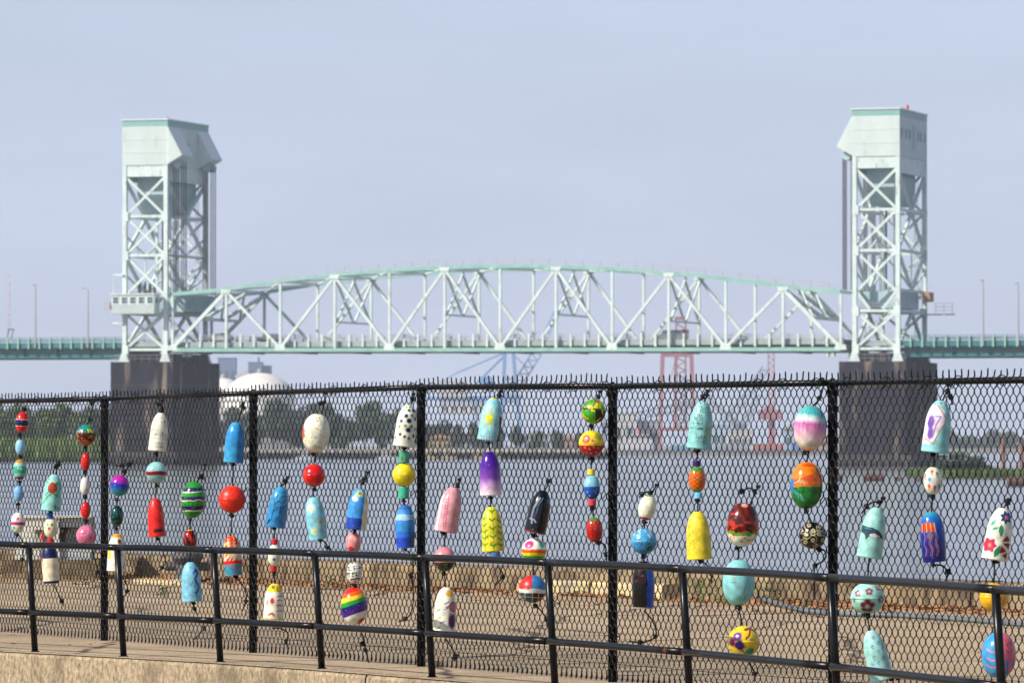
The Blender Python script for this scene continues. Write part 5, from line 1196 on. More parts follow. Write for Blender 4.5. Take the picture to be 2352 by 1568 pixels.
def rope(reg, main, tails, label, knots=(), off=0.105):
    """main runs from the fence wire down through the floats; tails are loose ends"""
    o = None; r = random.Random(int(main[0][0])); hs_ = sorted(HANG); hy = [q[0] for q in hs_]; hd = [q[1] for q in hs_]
    def deep(x, y): return at(x, y, float(np.interp(y, hy, hd)))
    def P(p, k, n, tail):
        x, y = dsp(reg, *p)
        if not tail and k == 0: return on_fence(x, y, 0.012)
        return deep(x, y)
    b = MB(); org = None
    for ti, pl in enumerate([main] + list(tails)):
        pts = [P(p, k, len(pl), ti > 0) for k, p in enumerate(pl)]
        if org is None: org = pts[0]
        fine = spline(pts, 10) if ti else [pts[k].lerp(pts[k + 1], j / 8) for k in range(len(pts) - 1) for j in range(8)] + [pts[-1]]
        L = 0
        for st in (0, math.pi):                      # two laid strands
            sp_ = []; L = 0
            for k, c in enumerate(fine):
                if k: L += (c - fine[k - 1]).length
                d = (fine[min(len(fine) - 1, k + 1)] - fine[max(0, k - 1)]).normalized(); e = d.cross(Vector((0, 1, 0.01))).normalized(); g = d.cross(e)
                a = st + L * 150; sp_.append(c + (e * math.cos(a) + g * math.sin(a)) * 0.0022)
            b.tube(sp_, 0.0040, 5)
    # loop round the fence wire
    c = org; b.tube([c + Vector((0.012 * math.cos(a), 0.012 * math.sin(a), 0.010 * math.sin(a * 2))) for a in [k * 0.7 for k in range(9)]], 0.0052, 6)
    o = b.build('rope', 'rope', org=org); tag(o, label, 'rope', 'black ropes the buoys are strung on')
    for (x, y) in knots:
        dx, dy = dsp(reg, x, y); knot(deep(dx, dy), o, r.uniform(0.75, 1.0), r.uniform(0, 6))
    for pl in tails:
        if len(pl) > 2:
            dx, dy = dsp(reg, *pl[-2]); knot(deep(dx, dy), o, 0.85, r.uniform(0, 6))
    HANG.clear()
    return o
def leaves(p, xs, c, seed=1):
    q = random.Random(seed)
    for (x, y0, y1) in xs:
        p.line([(x, y0), (x + 0.1, (y0 + y1) / 2), (x, y1)], 0.035, c); n = 5
        for k in range(n):
            y = y0 + (y1 - y0) * (k + 0.5) / n
            for s_ in (-1, 1): p.line([(x, y), (x + s_ * 0.13, y + 0.12), (x + s_ * 0.24, y + 0.2)], 0.10, c)
def squiggle(p, x, y, c, L=0.5, a=0.6, w=0.04):
    p.line([(x + L * k / 7 * math.cos(a) + 0.07 * (k % 2) * math.sin(a), y + L * k / 7 * math.sin(a) - 0.07 * (k % 2) * math.cos(a)) for k in range(8)], w, c)
B = buoy
# ---- string 1
B(1, 'oval', (125, 118), (112, 225), 72, lambda p: p.fill('red').band(.38, .68, 'navy', tilt=-.05).band(.355, .38, 'cream', tilt=-.05).band(.68, .70, 'cream', tilt=-.05), 'red egg buoy with a navy blue belt, topmost at the far left', 'g')
B(1, 'oval', (108, 262), (108, 345), 52, lambda p: p.fill('9CC8EC').band(.55, .565, '6A98C0'), 'small plain light blue egg buoy under the red one with a navy belt', 's')
B(1, 'oval', (106, 370), (108, 478), 70, lambda p: p.fill('8CC8C0').band(0, .17, 'gold', wob=.1).band(.36, .68, '38B090', wob=.12).band(.86, 1, '7A2A18', wob=.05).ring(-.2, .2, .12, 'cream', .04).ring(.25, .1, .12, 'cream', .04), 'aqua and green banded egg buoy with an orange top at the far left', 's')
B(1, 'oval', (100, 510), (98, 595), 52, lambda p: p.fill('84B8E4').band(.5, .515, '5888B0'), 'small light blue egg buoy above the white one with a magenta belt', 's')
B(1, 'oval', (96, 655), (95, 763), 72, lambda p: (p.fill('white').band(.46, .62, 'mag').dot(.1, .62, .2, 'mag'), [p.dot(.1 + .3 * math.cos(a), .62 + .3 * math.sin(a), .06, 'mag') for a in (3.6, 4.2, 4.8, 5.4)], p.dot(-.55, -.75, .3, 'mint', wob=.2), p.dot(.5, -.75, .16, 'pink'), p.dots(9, .05, ['dblue', 'maroon', 'teal'], 3)), 'white egg buoy with a magenta belt and a pink paw, lowest at far left', 's')
rope(1, [(150, 58), (132, 100), (118, 170), (108, 240), (107, 360), (104, 490), (98, 640), (95, 768)], [[(98, 768), (125, 830), (120, 905), (112, 980)]], 'black rope through the leftmost string of five small buoys', [(132, 104), (106, 240), (110, 357), (107, 492), (97, 612), (90, 772)])
# ---- string 2
def turtle(p):
    p.fill('96D2CC'); p.line([(-.7, 1.6), (-.2, 1.1), (.2, .6), (.5, .3)], .1, 'green'); p.line([(.7, 1.4), (.75, .5), (.6, -.1)], .1, 'green'); p.line([(-.8, -1.2), (-.4, -.4), (.1, 0), (.6, -.3)], .09, 'green')
    p.dot(.0, .52, .52, 'C04A14', ry=.60); p.ring(.0, .52, .42, '5A1808', .04)
    for k in (-.2, .12): p.line([(k - .05, .15), (k + .1, .95)], .035, '5A1808')
    for k in (.35, .65): p.line([(-.4, k - .05), (.42, k + .05)], .035, '5A1808')
    p.dot(.42, 1.02, .16, 'green'); p.line([(-.45, .95), (-.75, 1.15)], .1, 'green'); p.line([(-.35, .05), (-.65, -.3)], .1, 'green'); p.text('Ro', .42, -1.7, .42, 'navy', .045)
B(1, 'bullet', (293, 452), (270, 645), 103, turtle, 'aqua bullet buoy with an orange brown sea turtle painted on it', 's')
B(1, 'cyl', (268, 655), (268, 685), 34, lambda p: p.fill('1C5CA8'), 'short blue spacer under the turtle buoy')
B(1, 'oval', (272, 685), (270, 790), 72, lambda p: p.fill('cream').dot(-.42, .55, .17, 'green').dot(.28, .52, .22, 'green').dot(-.15, -.08, .19, 'D03030').band(0, .06, '5A6AA0'), 'cream egg buoy with two green dots and one red dot', 's')
B(1, 'cyl', (270, 791), (270, 820), 36, lambda p: p.fill('C82C2C'), 'short red spacer under the cream egg buoy with green dots')
B(1, 'tube', (262, 822), (276, 1034), 90, lambda p: (p.fill('cream').band(0, .36, 'navy').band(.36, .375, 'F8F4E4').band(.93, 1, 'navy').dot(-.88, .55, .2, 'D82818', ry=.28), p.line([(-.95, .2), (-.85, -.2), (-.95, -.5)], .05, 'D82818'), p.line([(-.9, .0), (-.72, -.1)], .04, 'D82818')), 'white bullet buoy with navy ends and a small red lobster at its edge', 's')
rope(1, [(318, 385), (300, 440), (285, 520), (268, 650), (272, 740), (272, 900), (278, 1036)], [[(285, 1036), (318, 1100), (330, 1128), (342, 1156)], [(320, 385), (298, 410), (282, 440)]], 'black rope of the turtle buoy string', [(312, 400), (270, 650), (330, 1128)])
# ---- string 3
B(1, 'ball', (462, 183), (462, 297), 108, lambda p: (p.fill('1E70C0').patch('green', .22, 3, 2, 0, .3).band(.3, .4, 'green', wob=.25, f=4).patch('yellow', .25, 6, 3, .22, .42).band(.40, .72, '5A1408', wob=.06).patch('gold', .3, 7, 5, .4, 1).band(.72, 1, 'B85A14', wob=.2).patch('5A1408', .18, 5, 6, .7, 1)), 'ball buoy painted as a blue, green and brown globe with an orange base', 'g')
B(1, 'oval', (460, 335), (458, 428), 50, lambda p: p.fill('D82418'), 'small plain red egg buoy under the globe buoy', 'g')
B(1, 'oval', (456, 465), (455, 558), 52, lambda p: (p.fill('E4E0D8'), p.line([(.2, .9), (.5, .3), (.2, -.1)], .07, 'A090B8'), p.line([(.1, -.6), (.5, -.9)], .09, '7A68A8'), p.line([(.5, .9), (.6, .4)], .08, 'C8A870')), 'small white egg buoy with faint purple marks between two red ones', 's')
B(1, 'oval', (459, 597), (458, 688), 52, lambda p: p.fill('D82418'), 'small plain red egg buoy above the pink ball buoy', 'g')
B(1, 'ball', (462, 722), (462, 834), 108, lambda p: p.fill('D884A4').dots(34, .065, ['C81C3C'], 8, -.95, .95), 'pink ball buoy with red dots', 'g')
rope(1, [(505, 60), (492, 110), (478, 160), (464, 190), (460, 310), (458, 445), (458, 580), (460, 700), (462, 836)], [[(485, 830), (512, 920), (522, 975), (512, 1005)], [(503, 66), (488, 70), (492, 85)]], 'black rope of the string with the globe buoy and the pink ball', [(480, 160), (457, 308), (456, 438), (457, 570), (462, 702)])
# ---- string 4
B(1, 'ball', (645, 453), (636, 567), 107, lambda p: (p.grad([(0, 'C81C9C'), (.35, '9A2CB0'), (.45, '2A40B8'), (.62, '3A60C0'), (.68, '2C8CB0'), (1, '2C9CA0')]).band(.42, .5, '1C2C9C', tilt=.1)), 'ball buoy fading from magenta through blue to teal', 'g')
B(1, 'oval', (628, 618), (625, 730), 70, lambda p: p.fill('06302C').patch('0C5848', .2, 5, 2).patch('1C8080', .42, 9, 4), 'dark green egg buoy under the magenta and blue ball', 'g')
B(1, 'bullet', (628, 768), (622, 968), 100, lambda p: (p.fill('white').band(0, .10, 'F0A020', wob=.08, f=8), p.dot(.32, 1.2, .2, 'black', ry=.3), p.dot(.34, 1.15, .1, 'C03030'), p.line([(.35, .8), (.4, .2)], .06, 'black'), p.line([(.55, .6), (.5, -.1), (.62, -.3)], .07, '303848'), p.dot(-.75, -.2, .3, 'yellow', ry=.55), p.line([(.9, -1.0), (.82, -1.6)], .1, '50305A')), 'white bullet buoy with an orange top and small dark figures behind the railing post', 's')
rope(1, [(698, 392), (680, 425), (655, 462), (640, 510), (628, 600), (626, 700), (626, 752), (624, 970)], [[(698, 400), (655, 405), (615, 403)], [(640, 975), (678, 1040), (682, 1075), (660, 1110)]], 'black rope of the string with the magenta and blue ball', [(692, 400), (668, 436), (628, 588), (622, 738)])
# ---- string 5
def notebook(p):
    p.fill('EDE6D2')
    for k in range(8): p.line([(-.95, 1.6 - k * .46), (0, 1.58 - k * .46), (.55, 1.56 - k * .46 + .06 * (k % 2)), (.95, 1.5 - k * .46)], .025, '86B4C4')
    p.line([(.22, 2.0), (.22, -2.0)], .03, 'B87898')
    for y in (1.25, -.1, -1.6): p.dot(.5 if y > 0 else .42, y, .085, 'black')
    for x, y in ((-.35, 1.2), (-.3, -.3), (.85, .75), (-.8, 0)): p.line([(x - .1, y), (x + .1, y)], .025, 'black'); p.line([(x, y - .16), (x, y + .16)], .025, 'black')
    p.ring(-.45, .75, .13, '404040', .02); p.ring(-.6, .3, .13, '404040', .02); p.ring(-.7, -.95, .12, '404040', .02); p.line([(.85, -.2), (.8, -.7), (.9, -1.2)], .03, 'black')
B(1, 'bullet', (862, 122), (842, 325), 98, notebook, 'white bullet buoy with ruled notebook lines and doodled stars', 'm')
B(1, 'ball', (840, 382), (836, 498), 113, lambda p: p.fill('98CCCC').band(.44, .62, '901818', wob=.06, tilt=-.05), 'aqua ball buoy with a dark red belt', 'g')
B(1, 'bullet', (830, 578), (841, 784), 92, lambda p: (p.fill('E02C22').dot(.6, 1.75, .2, 'black', ry=.32), p.line([(.85, .7), (.6, .45), (.85, .2), (.62, -.1), (.85, -.35)], .09, 'D87818'), p.line([(-.1, -1.55), (.45, -1.5), (.95, -1.55)], .27, '140808'), p.dot(.92, -.65, .16, 'black')), 'red bullet buoy with a black patch near its foot and an orange squiggle', 's')
rope(1, [(874, 55), (870, 90), (864, 125), (842, 325), (838, 370), (838, 510), (832, 575), (840, 786)], [[(870, 66), (848, 78), (835, 66)], [(848, 788), (868, 850), (886, 915), (868, 950), (850, 968)]], 'black rope of the string with the notebook buoy and the red bullet', [(868, 105), (838, 342), (840, 512), (845, 794)])
# ---- string 6
def stripes(p):
    p.fill('2CA030')
    for a, b_ in ((.16, .27), (.40, .50), (.66, .79)): p.band(a, b_, '34106A', wob=.08, f=4, tilt=-.12, seed=int(a * 50)); p.band(b_, b_ + .025, 'cream', wob=.08, f=4, tilt=-.12, seed=int(a * 50))
    p.put(((p.P[:, 0] < -.93 + .1 * p.noise(5))).astype(float), 'cream'); p.patch('1C7828', .3, 6, 9)
B(1, 'egg', (1045, 490), (1026, 683), 135, stripes, 'large green egg buoy with purple stripes', 'g')
B(1, 'oval', (1018, 745), (1018, 856), 75, lambda p: p.fill('C82818').patch('300808', .0, 5, 3).patch('100404', .2, 4, 5, .4, 1).band(0, .04, 'yellow').dot(.7, .95, .2, 'yellow'), 'dark red egg buoy with black flames under the green and purple one', 'g')
def seahorse(p):
    p.fill('86C4DC'); q = random.Random(4)
    for k in range(26):
        x, y = q.uniform(-.9, .9), q.uniform(-1.7, 1.6); a = q.uniform(0, 6); p.line([(x + .14 * math.cos(a + t), y + .14 * math.sin(a + t)) for t in (0, .8, 1.6, 2.4, 3.2)], .025, '3C88B8')
    p.line([(.5, 1.1), (.75, .95), (.6, .6), (.45, .3), (.6, -.1), (.8, -.5), (.65, -.9), (.45, -1.1)], .15, '1858A8'); p.line([(.5, 1.05), (.3, .85)], .08, '1858A8'); p.dot(.55, 1.1, .2, '1858A8')
B(1, 'bullet', (1018, 920), (1030, 1130), 108, seahorse, 'light blue bullet buoy with a darker blue seahorse and curls', 's')
rope(1, [(1100, 400), (1085, 450), (1062, 480), (1045, 500), (1024, 690), (1016, 740), (1018, 860), (1018, 920), (1032, 1130)], [[(1062, 470), (1078, 462), (1096, 480)], [(1034, 1132), (1042, 1170), (1060, 1205)], [(1100, 1262), (1094, 1275), (1040, 1336)]], 'black rope of the string with the green and purple egg', [(1078, 465), (1018, 692), (1036, 1138)])
# ---- string 7
B(1, 'bullet', (1264, 172), (1250, 388), 108, lambda p: p.grad([(0, '4AA8D8'), (.3, '3494D0'), (1, '40A4CC')]).side(.35, '2880BC'), 'plain bright blue bullet buoy left of the second fence post', 'g')
B(1, 'ball', (1246, 510), (1240, 657), 145, lambda p: (p.fill('E83820'), p.line([(-.2, .99), (0, .93), (.15, .99)], .05, 'green'), p.line([(-.6, -.05), (.6, -.02)], .015, 'A82010')), 'plain large red ball buoy below the bright blue bullet', 's')
B(1, 'tube', (1237, 780), (1252, 990), 98, lambda p: (p.fill('D84028').patch('F0C8A0', .12, 5, 4, .15, .55).patch('yellow', .3, 6, 3, 0, .5).band(.46, .62, 'F0DCC0', wob=.08).patch('red', .1, 6, 9, .46, .62).band(.62, .72, 'D82C1C').band(.72, 1, '3898B8', wob=.08).patch('D85030', .3, 7, 8, .74, 1).patch('2A9C50', .4, 6, 2, .7, 1)), 'bullet buoy in red and yellow patches above a blue base, at the second fence post', 's')
rope(1, [(1303, 70), (1292, 110), (1282, 150), (1270, 180), (1250, 390), (1246, 500), (1242, 670), (1236, 780), (1252, 990)], [[(1262, 996), (1298, 1040), (1316, 1080), (1318, 1130), (1296, 1182)], [(1300, 78), (1304, 95), (1306, 112)]], 'black rope of the string with the bright blue bullet and the red ball', [(1298, 88), (1248, 398), (1242, 672), (1262, 998)])
# ---- string 8
def branches(p):
    p.fill('3A94C4'); p.grad([(0, '48A4CC'), (.5, '3490C4'), (1, '2E8CC4')])
    for pl in ([(-.75, -1.7), (-.45, -1.3), (-.4, -.5), (-.3, .3), (.2, .8)], [(-.35, .3), (-.5, .7), (-.2, 1.2)], [(-.1, .55), (.3, .5), (.65, .7)], [(.1, .95), (.4, 1.2), (.8, 1.1)], [(.2, 1.45), (.5, 1.55), (.8, 1.3)], [(.2, -1.2), (.3, -.6), (.25, .1)], [(.1, -.9), (.0, -1.5)], [(-.4, -.5), (-.1, -.2), (.0, .1)], [(.25, .1), (.5, .0), (.8, .3)]): p.line(pl, .05, '0A1C4C')
    p.line([(-.8, -1.75), (-.6, -1.3)], .12, '0A1030')
B(2, 'bullet', (222, 518), (187, 733), 110, branches, 'blue bullet buoy with thin dark branching lines', 'g')
B(2, 'cyl', (186, 795), (185, 823), 36, lambda p: p.fill('C42430'), 'short red spacer under the blue buoy with branches')
B(2, 'oval', (186, 824), (183, 940), 70, lambda p: p.fill('F0E4D4').dot(0, .48, .3, '7040A0', ry=.22).dot(.0, -.65, .24, '6040A8').dots(8, .07, ['mint', 'C89060'], 4), 'white egg buoy with purple dots between two red spacers', 's')
B(2, 'cyl', (180, 941), (180, 970), 36, lambda p: p.fill('C42430'), 'short red spacer above the buoy lettered ME')
def me_(p):
    p.fill('white').band(0, .22, 'E8D020', wob=.08).band(.955, 1, 'E8C020', wob=.12, f=10); p.text('M', -.28, 1.2, .42, 'black', .05); p.text('E', .22, 1.12, .36, 'black', .05)
    for k, y in enumerate((.55, .15, -.35, -.9)): p.line([(.35, y), (.6, y + .08), (.85, y)], .07, 'C82820')
    p.dot(-.15, .1, .22, 'D82820', ry=.3); p.line([(-.7, -.3), (-.6, .1)], .09, 'C82820'); p.line([(-.45, -1.3), (-.1, -1.1), (.1, -1.35)], .12, 'C82820'); p.dots(12, .04, ['D84030'], 6, -.8, .4)
B(2, 'bullet', (187, 1035), (178, 1228), 108, me_, 'white bullet buoy with red marks and a yellow top lettered ME', 'm')
rope(2, [(256, 468), (240, 490), (224, 520), (187, 733), (184, 790), (184, 940), (184, 970), (186, 1036), (180, 1228)], [[(256, 470), (246, 492), (215, 512)], [(172, 1272), (222, 1276), (256, 1300), (254, 1335), (246, 1348), (262, 1386)]], 'black rope of the string ending in the buoy lettered ME', [(240, 488), (183, 738), (182, 980)])
# ---- string 9
B(2, 'egg', (414, 127), (402, 333), 148, lambda p: (p.fill('F0E8D0').dots(34, .045, ['C04048', '3C98B8', 'C04048', '60B0C8'], 12, -.9, .9), p.put((p.P[:, 0] < -.86 + .12 * p.noise(5, 3)).astype(float), 'D86820'), p.line([(.1, -.1), (.5, -.2), (.9, -.3)], .015, 'B0A080')), 'large cream egg buoy with tiny red and blue specks', 's')
B(2, 'ball', (397, 394), (395, 517), 122, lambda p: (p.fill('D41C1C'), p.line([(-.6, .75), (-.2, .9), (.1, .8)], .035, 'E87830'), p.line([(-.8, .4), (-.7, -.3)], .035, 'E87830'), p.line([(-.8, -.3), (-.3, -.85)], .03, 'E87830')), 'red ball buoy with thin orange scratches under the large cream egg', 'g')
def daisies(p):
    p.fill('8ACAD8').daisy(-.38, 1.05, .5, 'F4F0E0', 'yellow', 11, .07); p.daisy(.5, -.45, .42, 'D8C868', '4888A0', 9, .06); p.daisy(-.25, -1.3, .38, 'F0E890', 'yellow', 9, .06); p.dots(22, .045, ['F0E060'], 9)
B(2, 'tube', (392, 573), (420, 797), 104, daisies, 'light blue bullet buoy with white and yellow daisies', 's')
rope(2, [(458, 15), (452, 60), (440, 120), (404, 334), (397, 394), (392, 520), (393, 575), (420, 797)], [[(447, 60), (432, 72), (418, 70)], [(430, 797), (458, 815), (470, 842), (487, 858)]], 'black rope of the string with the large cream egg', [(450, 70), (392, 345), (398, 530), (430, 802)])
# ---- string 10
B(2, 'bullet', (643, 525), (620, 745), 112, lambda p: (p.fill('3E98DC').streak('68B8EC', 18, .5).band(.72, 1, '1C4CB0', wob=.05), p.side(.52, 'F0E0C8', .05), p.flower(.05, 1.5, .4, 'C8DC30', 'D85020', 6, .3), p.dot(-.45, 1.0, .24, 'E8F0F0'), p.dot(-.25, .9, .2, 'E8F0F0'), p.line([(.75, 1), (.8, .3)], .08, 'yellow'), p.line([(.75, -.4), (.75, -1.6)], .14, 'E8D8A0')), 'blue bullet buoy with a yellow flower at the top and a deep blue base', 's')
B(2, 'oval', (608, 760), (607, 868), 80, lambda p: p.fill('E8A0A0').streak('C83038', 12, .7).dot(-.3, -.9, .4, 'D83030').dot(.3, .4, .25, 'E0C0B0'), 'pink and red streaked egg buoy above the spotted cow buoy', 's')
B(2, 'oval', (612, 918), (612, 1035), 82, lambda p: p.fill('ECE8E0').patch('black', .16, 8, 4), 'white egg buoy with black cow patches', 's')
def rainbow(p):
    p.fill('F0E8D8')
    for k, c in enumerate(['E82C1C', 'F06820', 'F0D030', '2CA038', '1C2C78', '5A2494']): p.band(-.02 + k * .115 if k else -1, .115 + k * .115 + (.02 if k > 3 else 0), c, tilt=-.22 - .03 * k, wob=.04)
    p.dot(.55, -1.1, .34, 'D03828'); p.side(.93, 'C83020', .05)
B(2, 'egg', (612, 1056), (612, 1255), 145, rainbow, 'large round buoy with slanting rainbow stripes', 'g')
rope(2, [(686, 440), (672, 470), (652, 500), (645, 530), (620, 745), (608, 762), (608, 870), (612, 920), (612, 1036), (612, 1056), (620, 1250)], [[(686, 442), (670, 475), (645, 480)], [(646, 1290), (664, 1330), (672, 1390), (692, 1462)]], 'black rope of the string ending in the rainbow buoy', [(660, 490), (614, 752), (614, 1046), (655, 1355)])
# ---- string 11
B(2, 'bullet', (905, 80), (876, 302), 116, lambda p: (p.fill('EEE8D8'), [p.dot(x, y, r_, c) for x, y, r_, c in ((.1, 1.45, .14, 'navy'), (.5, 1.5, .2, 'navy'), (.15, 1.78, .12, 'green'), (-.2, 1.7, .1, 'green'), (-.1, .9, .2, 'navy'), (.42, 1.0, .14, 'green'), (.75, .75, .17, 'navy'), (.22, .5, .24, 'navy'), (-.5, .4, .16, 'navy'), (-.05, 0, .13, 'green'), (.5, 0, .18, 'green'), (.25, -.35, .24, 'navy'), (-.6, -.15, .12, 'green'), (-.45, -.85, .15, 'navy'), (0, -1.0, .14, 'navy'), (.4, -1.1, .16, 'green'), (.8, -.85, .18, 'navy'), (-.85, -1.2, .12, 'green'), (.95, -1.3, .1, 'green'), (.85, -.2, .14, 'navy'))]), 'white bullet buoy with blue and green polka dots', 's')
B(2, 'cyl', (880, 327), (878, 389), 58, lambda p: p.fill('44B090').dot(-.3, 0, .3, '905028', ry=.7).patch('44B090', .1, 8, 3), 'teal spacer with brown marks under the polka dot buoy')
B(2, 'ball', (879, 390), (878, 516), 125, lambda p: p.fill('F0D42C'), 'plain yellow ball buoy between two teal spacers', 's')
B(2, 'cyl', (877, 517), (876, 580), 58, lambda p: p.fill('48B898'), 'plain teal spacer under the yellow ball buoy')
B(2, 'tube', (883, 615), (886, 843), 102, lambda p: (p.fill('3A94D4').streak('2C7CC0', 20, .5).band(0, .1, '2C6CB8').band(.22, .35, 'A8CCE0', wob=.1).band(.62, .76, '2C74D0').band(.76, 1, '1C50C0').put(((p.P[:, 0] > .55) & (p.P[:, 2] < -1.2 + (p.P[:, 0] - .5) * 1.5)).astype(float), '505858')), 'blue bullet buoy in banded sea blues beside the third fence post', 'm')
rope(2, [(930, 22), (922, 60), (912, 85), (880, 303), (880, 327), (877, 580), (882, 615), (886, 843)], [[(902, 858), (926, 920), (926, 975), (918, 1000), (930, 1100), (915, 1190), (885, 1225), (850, 1238)]], 'black rope of the string with the polka dot buoy and the yellow ball', [(926, 48), (880, 312), (878, 594), (884, 852), (915, 993)])
# ---- string 12
def rings(p):
    p.fill('DCA0A8').streak('E8C0BC', 16, .6)
    for k in range(14): p.ring(-.42 + .02 * k, 1.7 - k * .25, .13, 'C04A80', .025)
    p.put((np.abs(p.P[:, 0] + .78) < .10).astype(float), 'E8E4F0')
    for k in range(16): p.dot(-.70, 1.7 - k * .22, .05, '3060B0')
    p.put((p.P[:, 0] < -.92).astype(float), 'D8A0A0')
B(2, 'bullet', (1145, 520), (1099, 758), 126, rings, 'pink bullet buoy with a column of circles and blue dots', 's')
B(2, 'ball', (1096, 837), (1095, 970), 116, lambda p: p.fill('D8909C').band(.62, 1, '1C2820', wob=.05).patch('386830', .15, 8, 3, .66, 1).patch('C88088', .42, 9, 5, .66, 1), 'ball buoy with a pink top and a dark speckled base behind the railing', 's')
def party(p):
    p.fill('F0E8D8').dot(.35, 1.5, .36, 'E8B820', wob=.1); p.line([(-.3, 1.5), (-.2, 1.2), (-.4, 1.0), (-.3, .8)], .05, '3CA060'); p.line([(-.7, .9), (-.6, .4)], .06, 'D8B030')
    for x, y, c in ((-.1, .6, '7838A0'), (.05, .3, '4030A0'), (-.85, -.1, '2C8848'), (-.8, -.8, 'E8B820'), (-.4, -1.1, '8040A8'), (-.8, -1.65, '2C8848'), (-.1, .1, '7838A0')): squiggle(p, x, y, c, .45, .5, .05)
    p.dot(.72, .35, .36, 'C07080', ry=.46); p.ring(.72, .35, .42, '983020', .05); p.dot(.7, -.9, .40, '48186C', ry=.62); p.line([(.5, -.2), (.35, -.7), (.4, -1.3), (.7, -1.6)], .06, 'C04848'); p.dot(.9, -.25, .2, 'E0A020')
B(2, 'bullet', (1105, 1055), (1093, 1300), 122, party, 'white bullet buoy with a yellow blot, squiggles and a purple and pink butterfly wing', 's')
rope(2, [(1176, 478), (1168, 505), (1150, 525), (1099, 758), (1095, 837), (1094, 970), (1102, 1056), (1094, 1298)], [[(1100, 1325), (1130, 1372), (1155, 1420), (1150, 1442)]], 'black rope of the string with the pink bullet and the butterfly buoy', [(1166, 512), (1088, 763), (1092, 982), (1150, 1435)])
# ---- string 13
def sunny(p):
    p.fill('96D0DC').dot(-.2, .05, .34, 'F0E418', ry=.42)
    for k in range(13):
        a = k * 2 * math.pi / 13 + .1; p.line([(-.2 + .5 * math.cos(a), .05 + .58 * math.sin(a)), (-.2 + .82 * math.cos(a), .05 + .98 * math.sin(a))], .055, 'E8E020')
    x = -.95
    for ch in 'LCCLCCL': p.text(ch, x, -1.78, .26, 'A01420', .04); x += .24
    p.put(((p.P[:, 0] > .55 + .25 * np.cos(p.P[:, 2] + .9)) & (p.P[:, 2] < .3)).astype(float), '6A1430'); p.dot(.82, 1.4, .22, '38A060', ry=.35); p.band(0, .03, 'D8D040')
B(3, 'bullet', (102, 42), (72, 270), 122, sunny, 'aqua bullet buoy with a yellow sun and the red letters LCCLCCL', 's')
B(3, 'bullet', (78, 330), (85, 563), 120, lambda p: p.grad([(0, '4A1490'), (.35, '5A1CA0'), (.6, '8C50B8'), (.85, 'E0C0DC'), (1, 'F0E0E0')]), 'bullet buoy fading from deep purple to white', 'g')
B(3, 'bullet', (85, 625), (99, 862), 120, lambda p: (p.fill('F0D838'), leaves(p, [(-.7, -1.7, 1.2), (.05, -1.9, 1.9), (.75, -1.8, .9)], '3C9C24'), p.dots(16, .055, ['905018', 'C86820'], 5)), 'yellow bullet buoy with green leafy vines', 's')
B(3, 'cyl', (107, 864), (107, 902), 58, lambda p: p.fill('5880A8'), 'grey blue spacer under the buoy with green vines')
rope(3, [(140, 6), (132, 30), (112, 50), (74, 270), (80, 330), (84, 563), (84, 626), (104, 862), (110, 905)], [[(130, 950), (150, 985), (148, 1000), (104, 1050)]], 'black rope of the string with the sun, purple and vine buoys', [(132, 30), (74, 282), (84, 576), (150, 998)])
# ---- string 14
def whale(p):
    p.fill('0A0C14'); p.line([(-.2, 1.2), (-.55, .3), (-.6, -.5), (-.45, -1.1)], .13, '90A0B8', .75); p.line([(.1, 1.3), (-.2, .6), (-.25, -.2)], .07, '7888A0', .6); p.line([(-.7, -.75), (-.3, -.8), (-.1, -1.0)], .08, 'A8B4C8', .8); p.dot(-.35, -.4, .14, '404858'); p.ring(.6, 1.1, .14, '2C80A8', .04); p.band(.96, 1, '9C2430')
B(3, 'bullet', (368, 537), (319, 763), 118, whale, 'glossy black bullet buoy with a grey painted whale', 'g')
B(3, 'ball', (318, 792), (314, 925), 132, lambda p: p.fill('F0E8DC').dot(-.45, .52, .42, 'C82C8C', ry=.36).dot(.58, .5, .26, 'mint').band(.44, .58, 'E86818', wob=.05).band(.58, .7, 'E8D828', wob=.05).band(.7, 1, '48A838', wob=.05), 'ball buoy with a magenta heart over orange, yellow and green bands', 's')
B(3, 'ball', (311, 988), (306, 1137), 150, lambda p: (p.fill('C82C30').side(-.05, '3C80B8').band(.5, .64, 'F0E8D8', wob=.04).band(.64, 1, '2C5C6C'), p.put(((p.P[:, 2] < -.3) & (p.P[:, 0] > 0)).astype(float), '481828'), [p.line([(x, -.28), (x * .9, -.95)], .035, 'D8C8A0') for x in (-.55, .0, .45)], p.line([(-.8, -.55), (.8, -.6)], .03, 'D8C8A0')), 'ball buoy quartered red and blue over a plaid base', 's')
rope(3, [(397, 482), (388, 512), (372, 538), (320, 763), (316, 795), (314, 930), (310, 990), (308, 1136)], [[(325, 1150), (362, 1190), (382, 1225), (386, 1262)]], 'black rope of the string with the black whale buoy', [(392, 490), (316, 776), (322, 1153)])
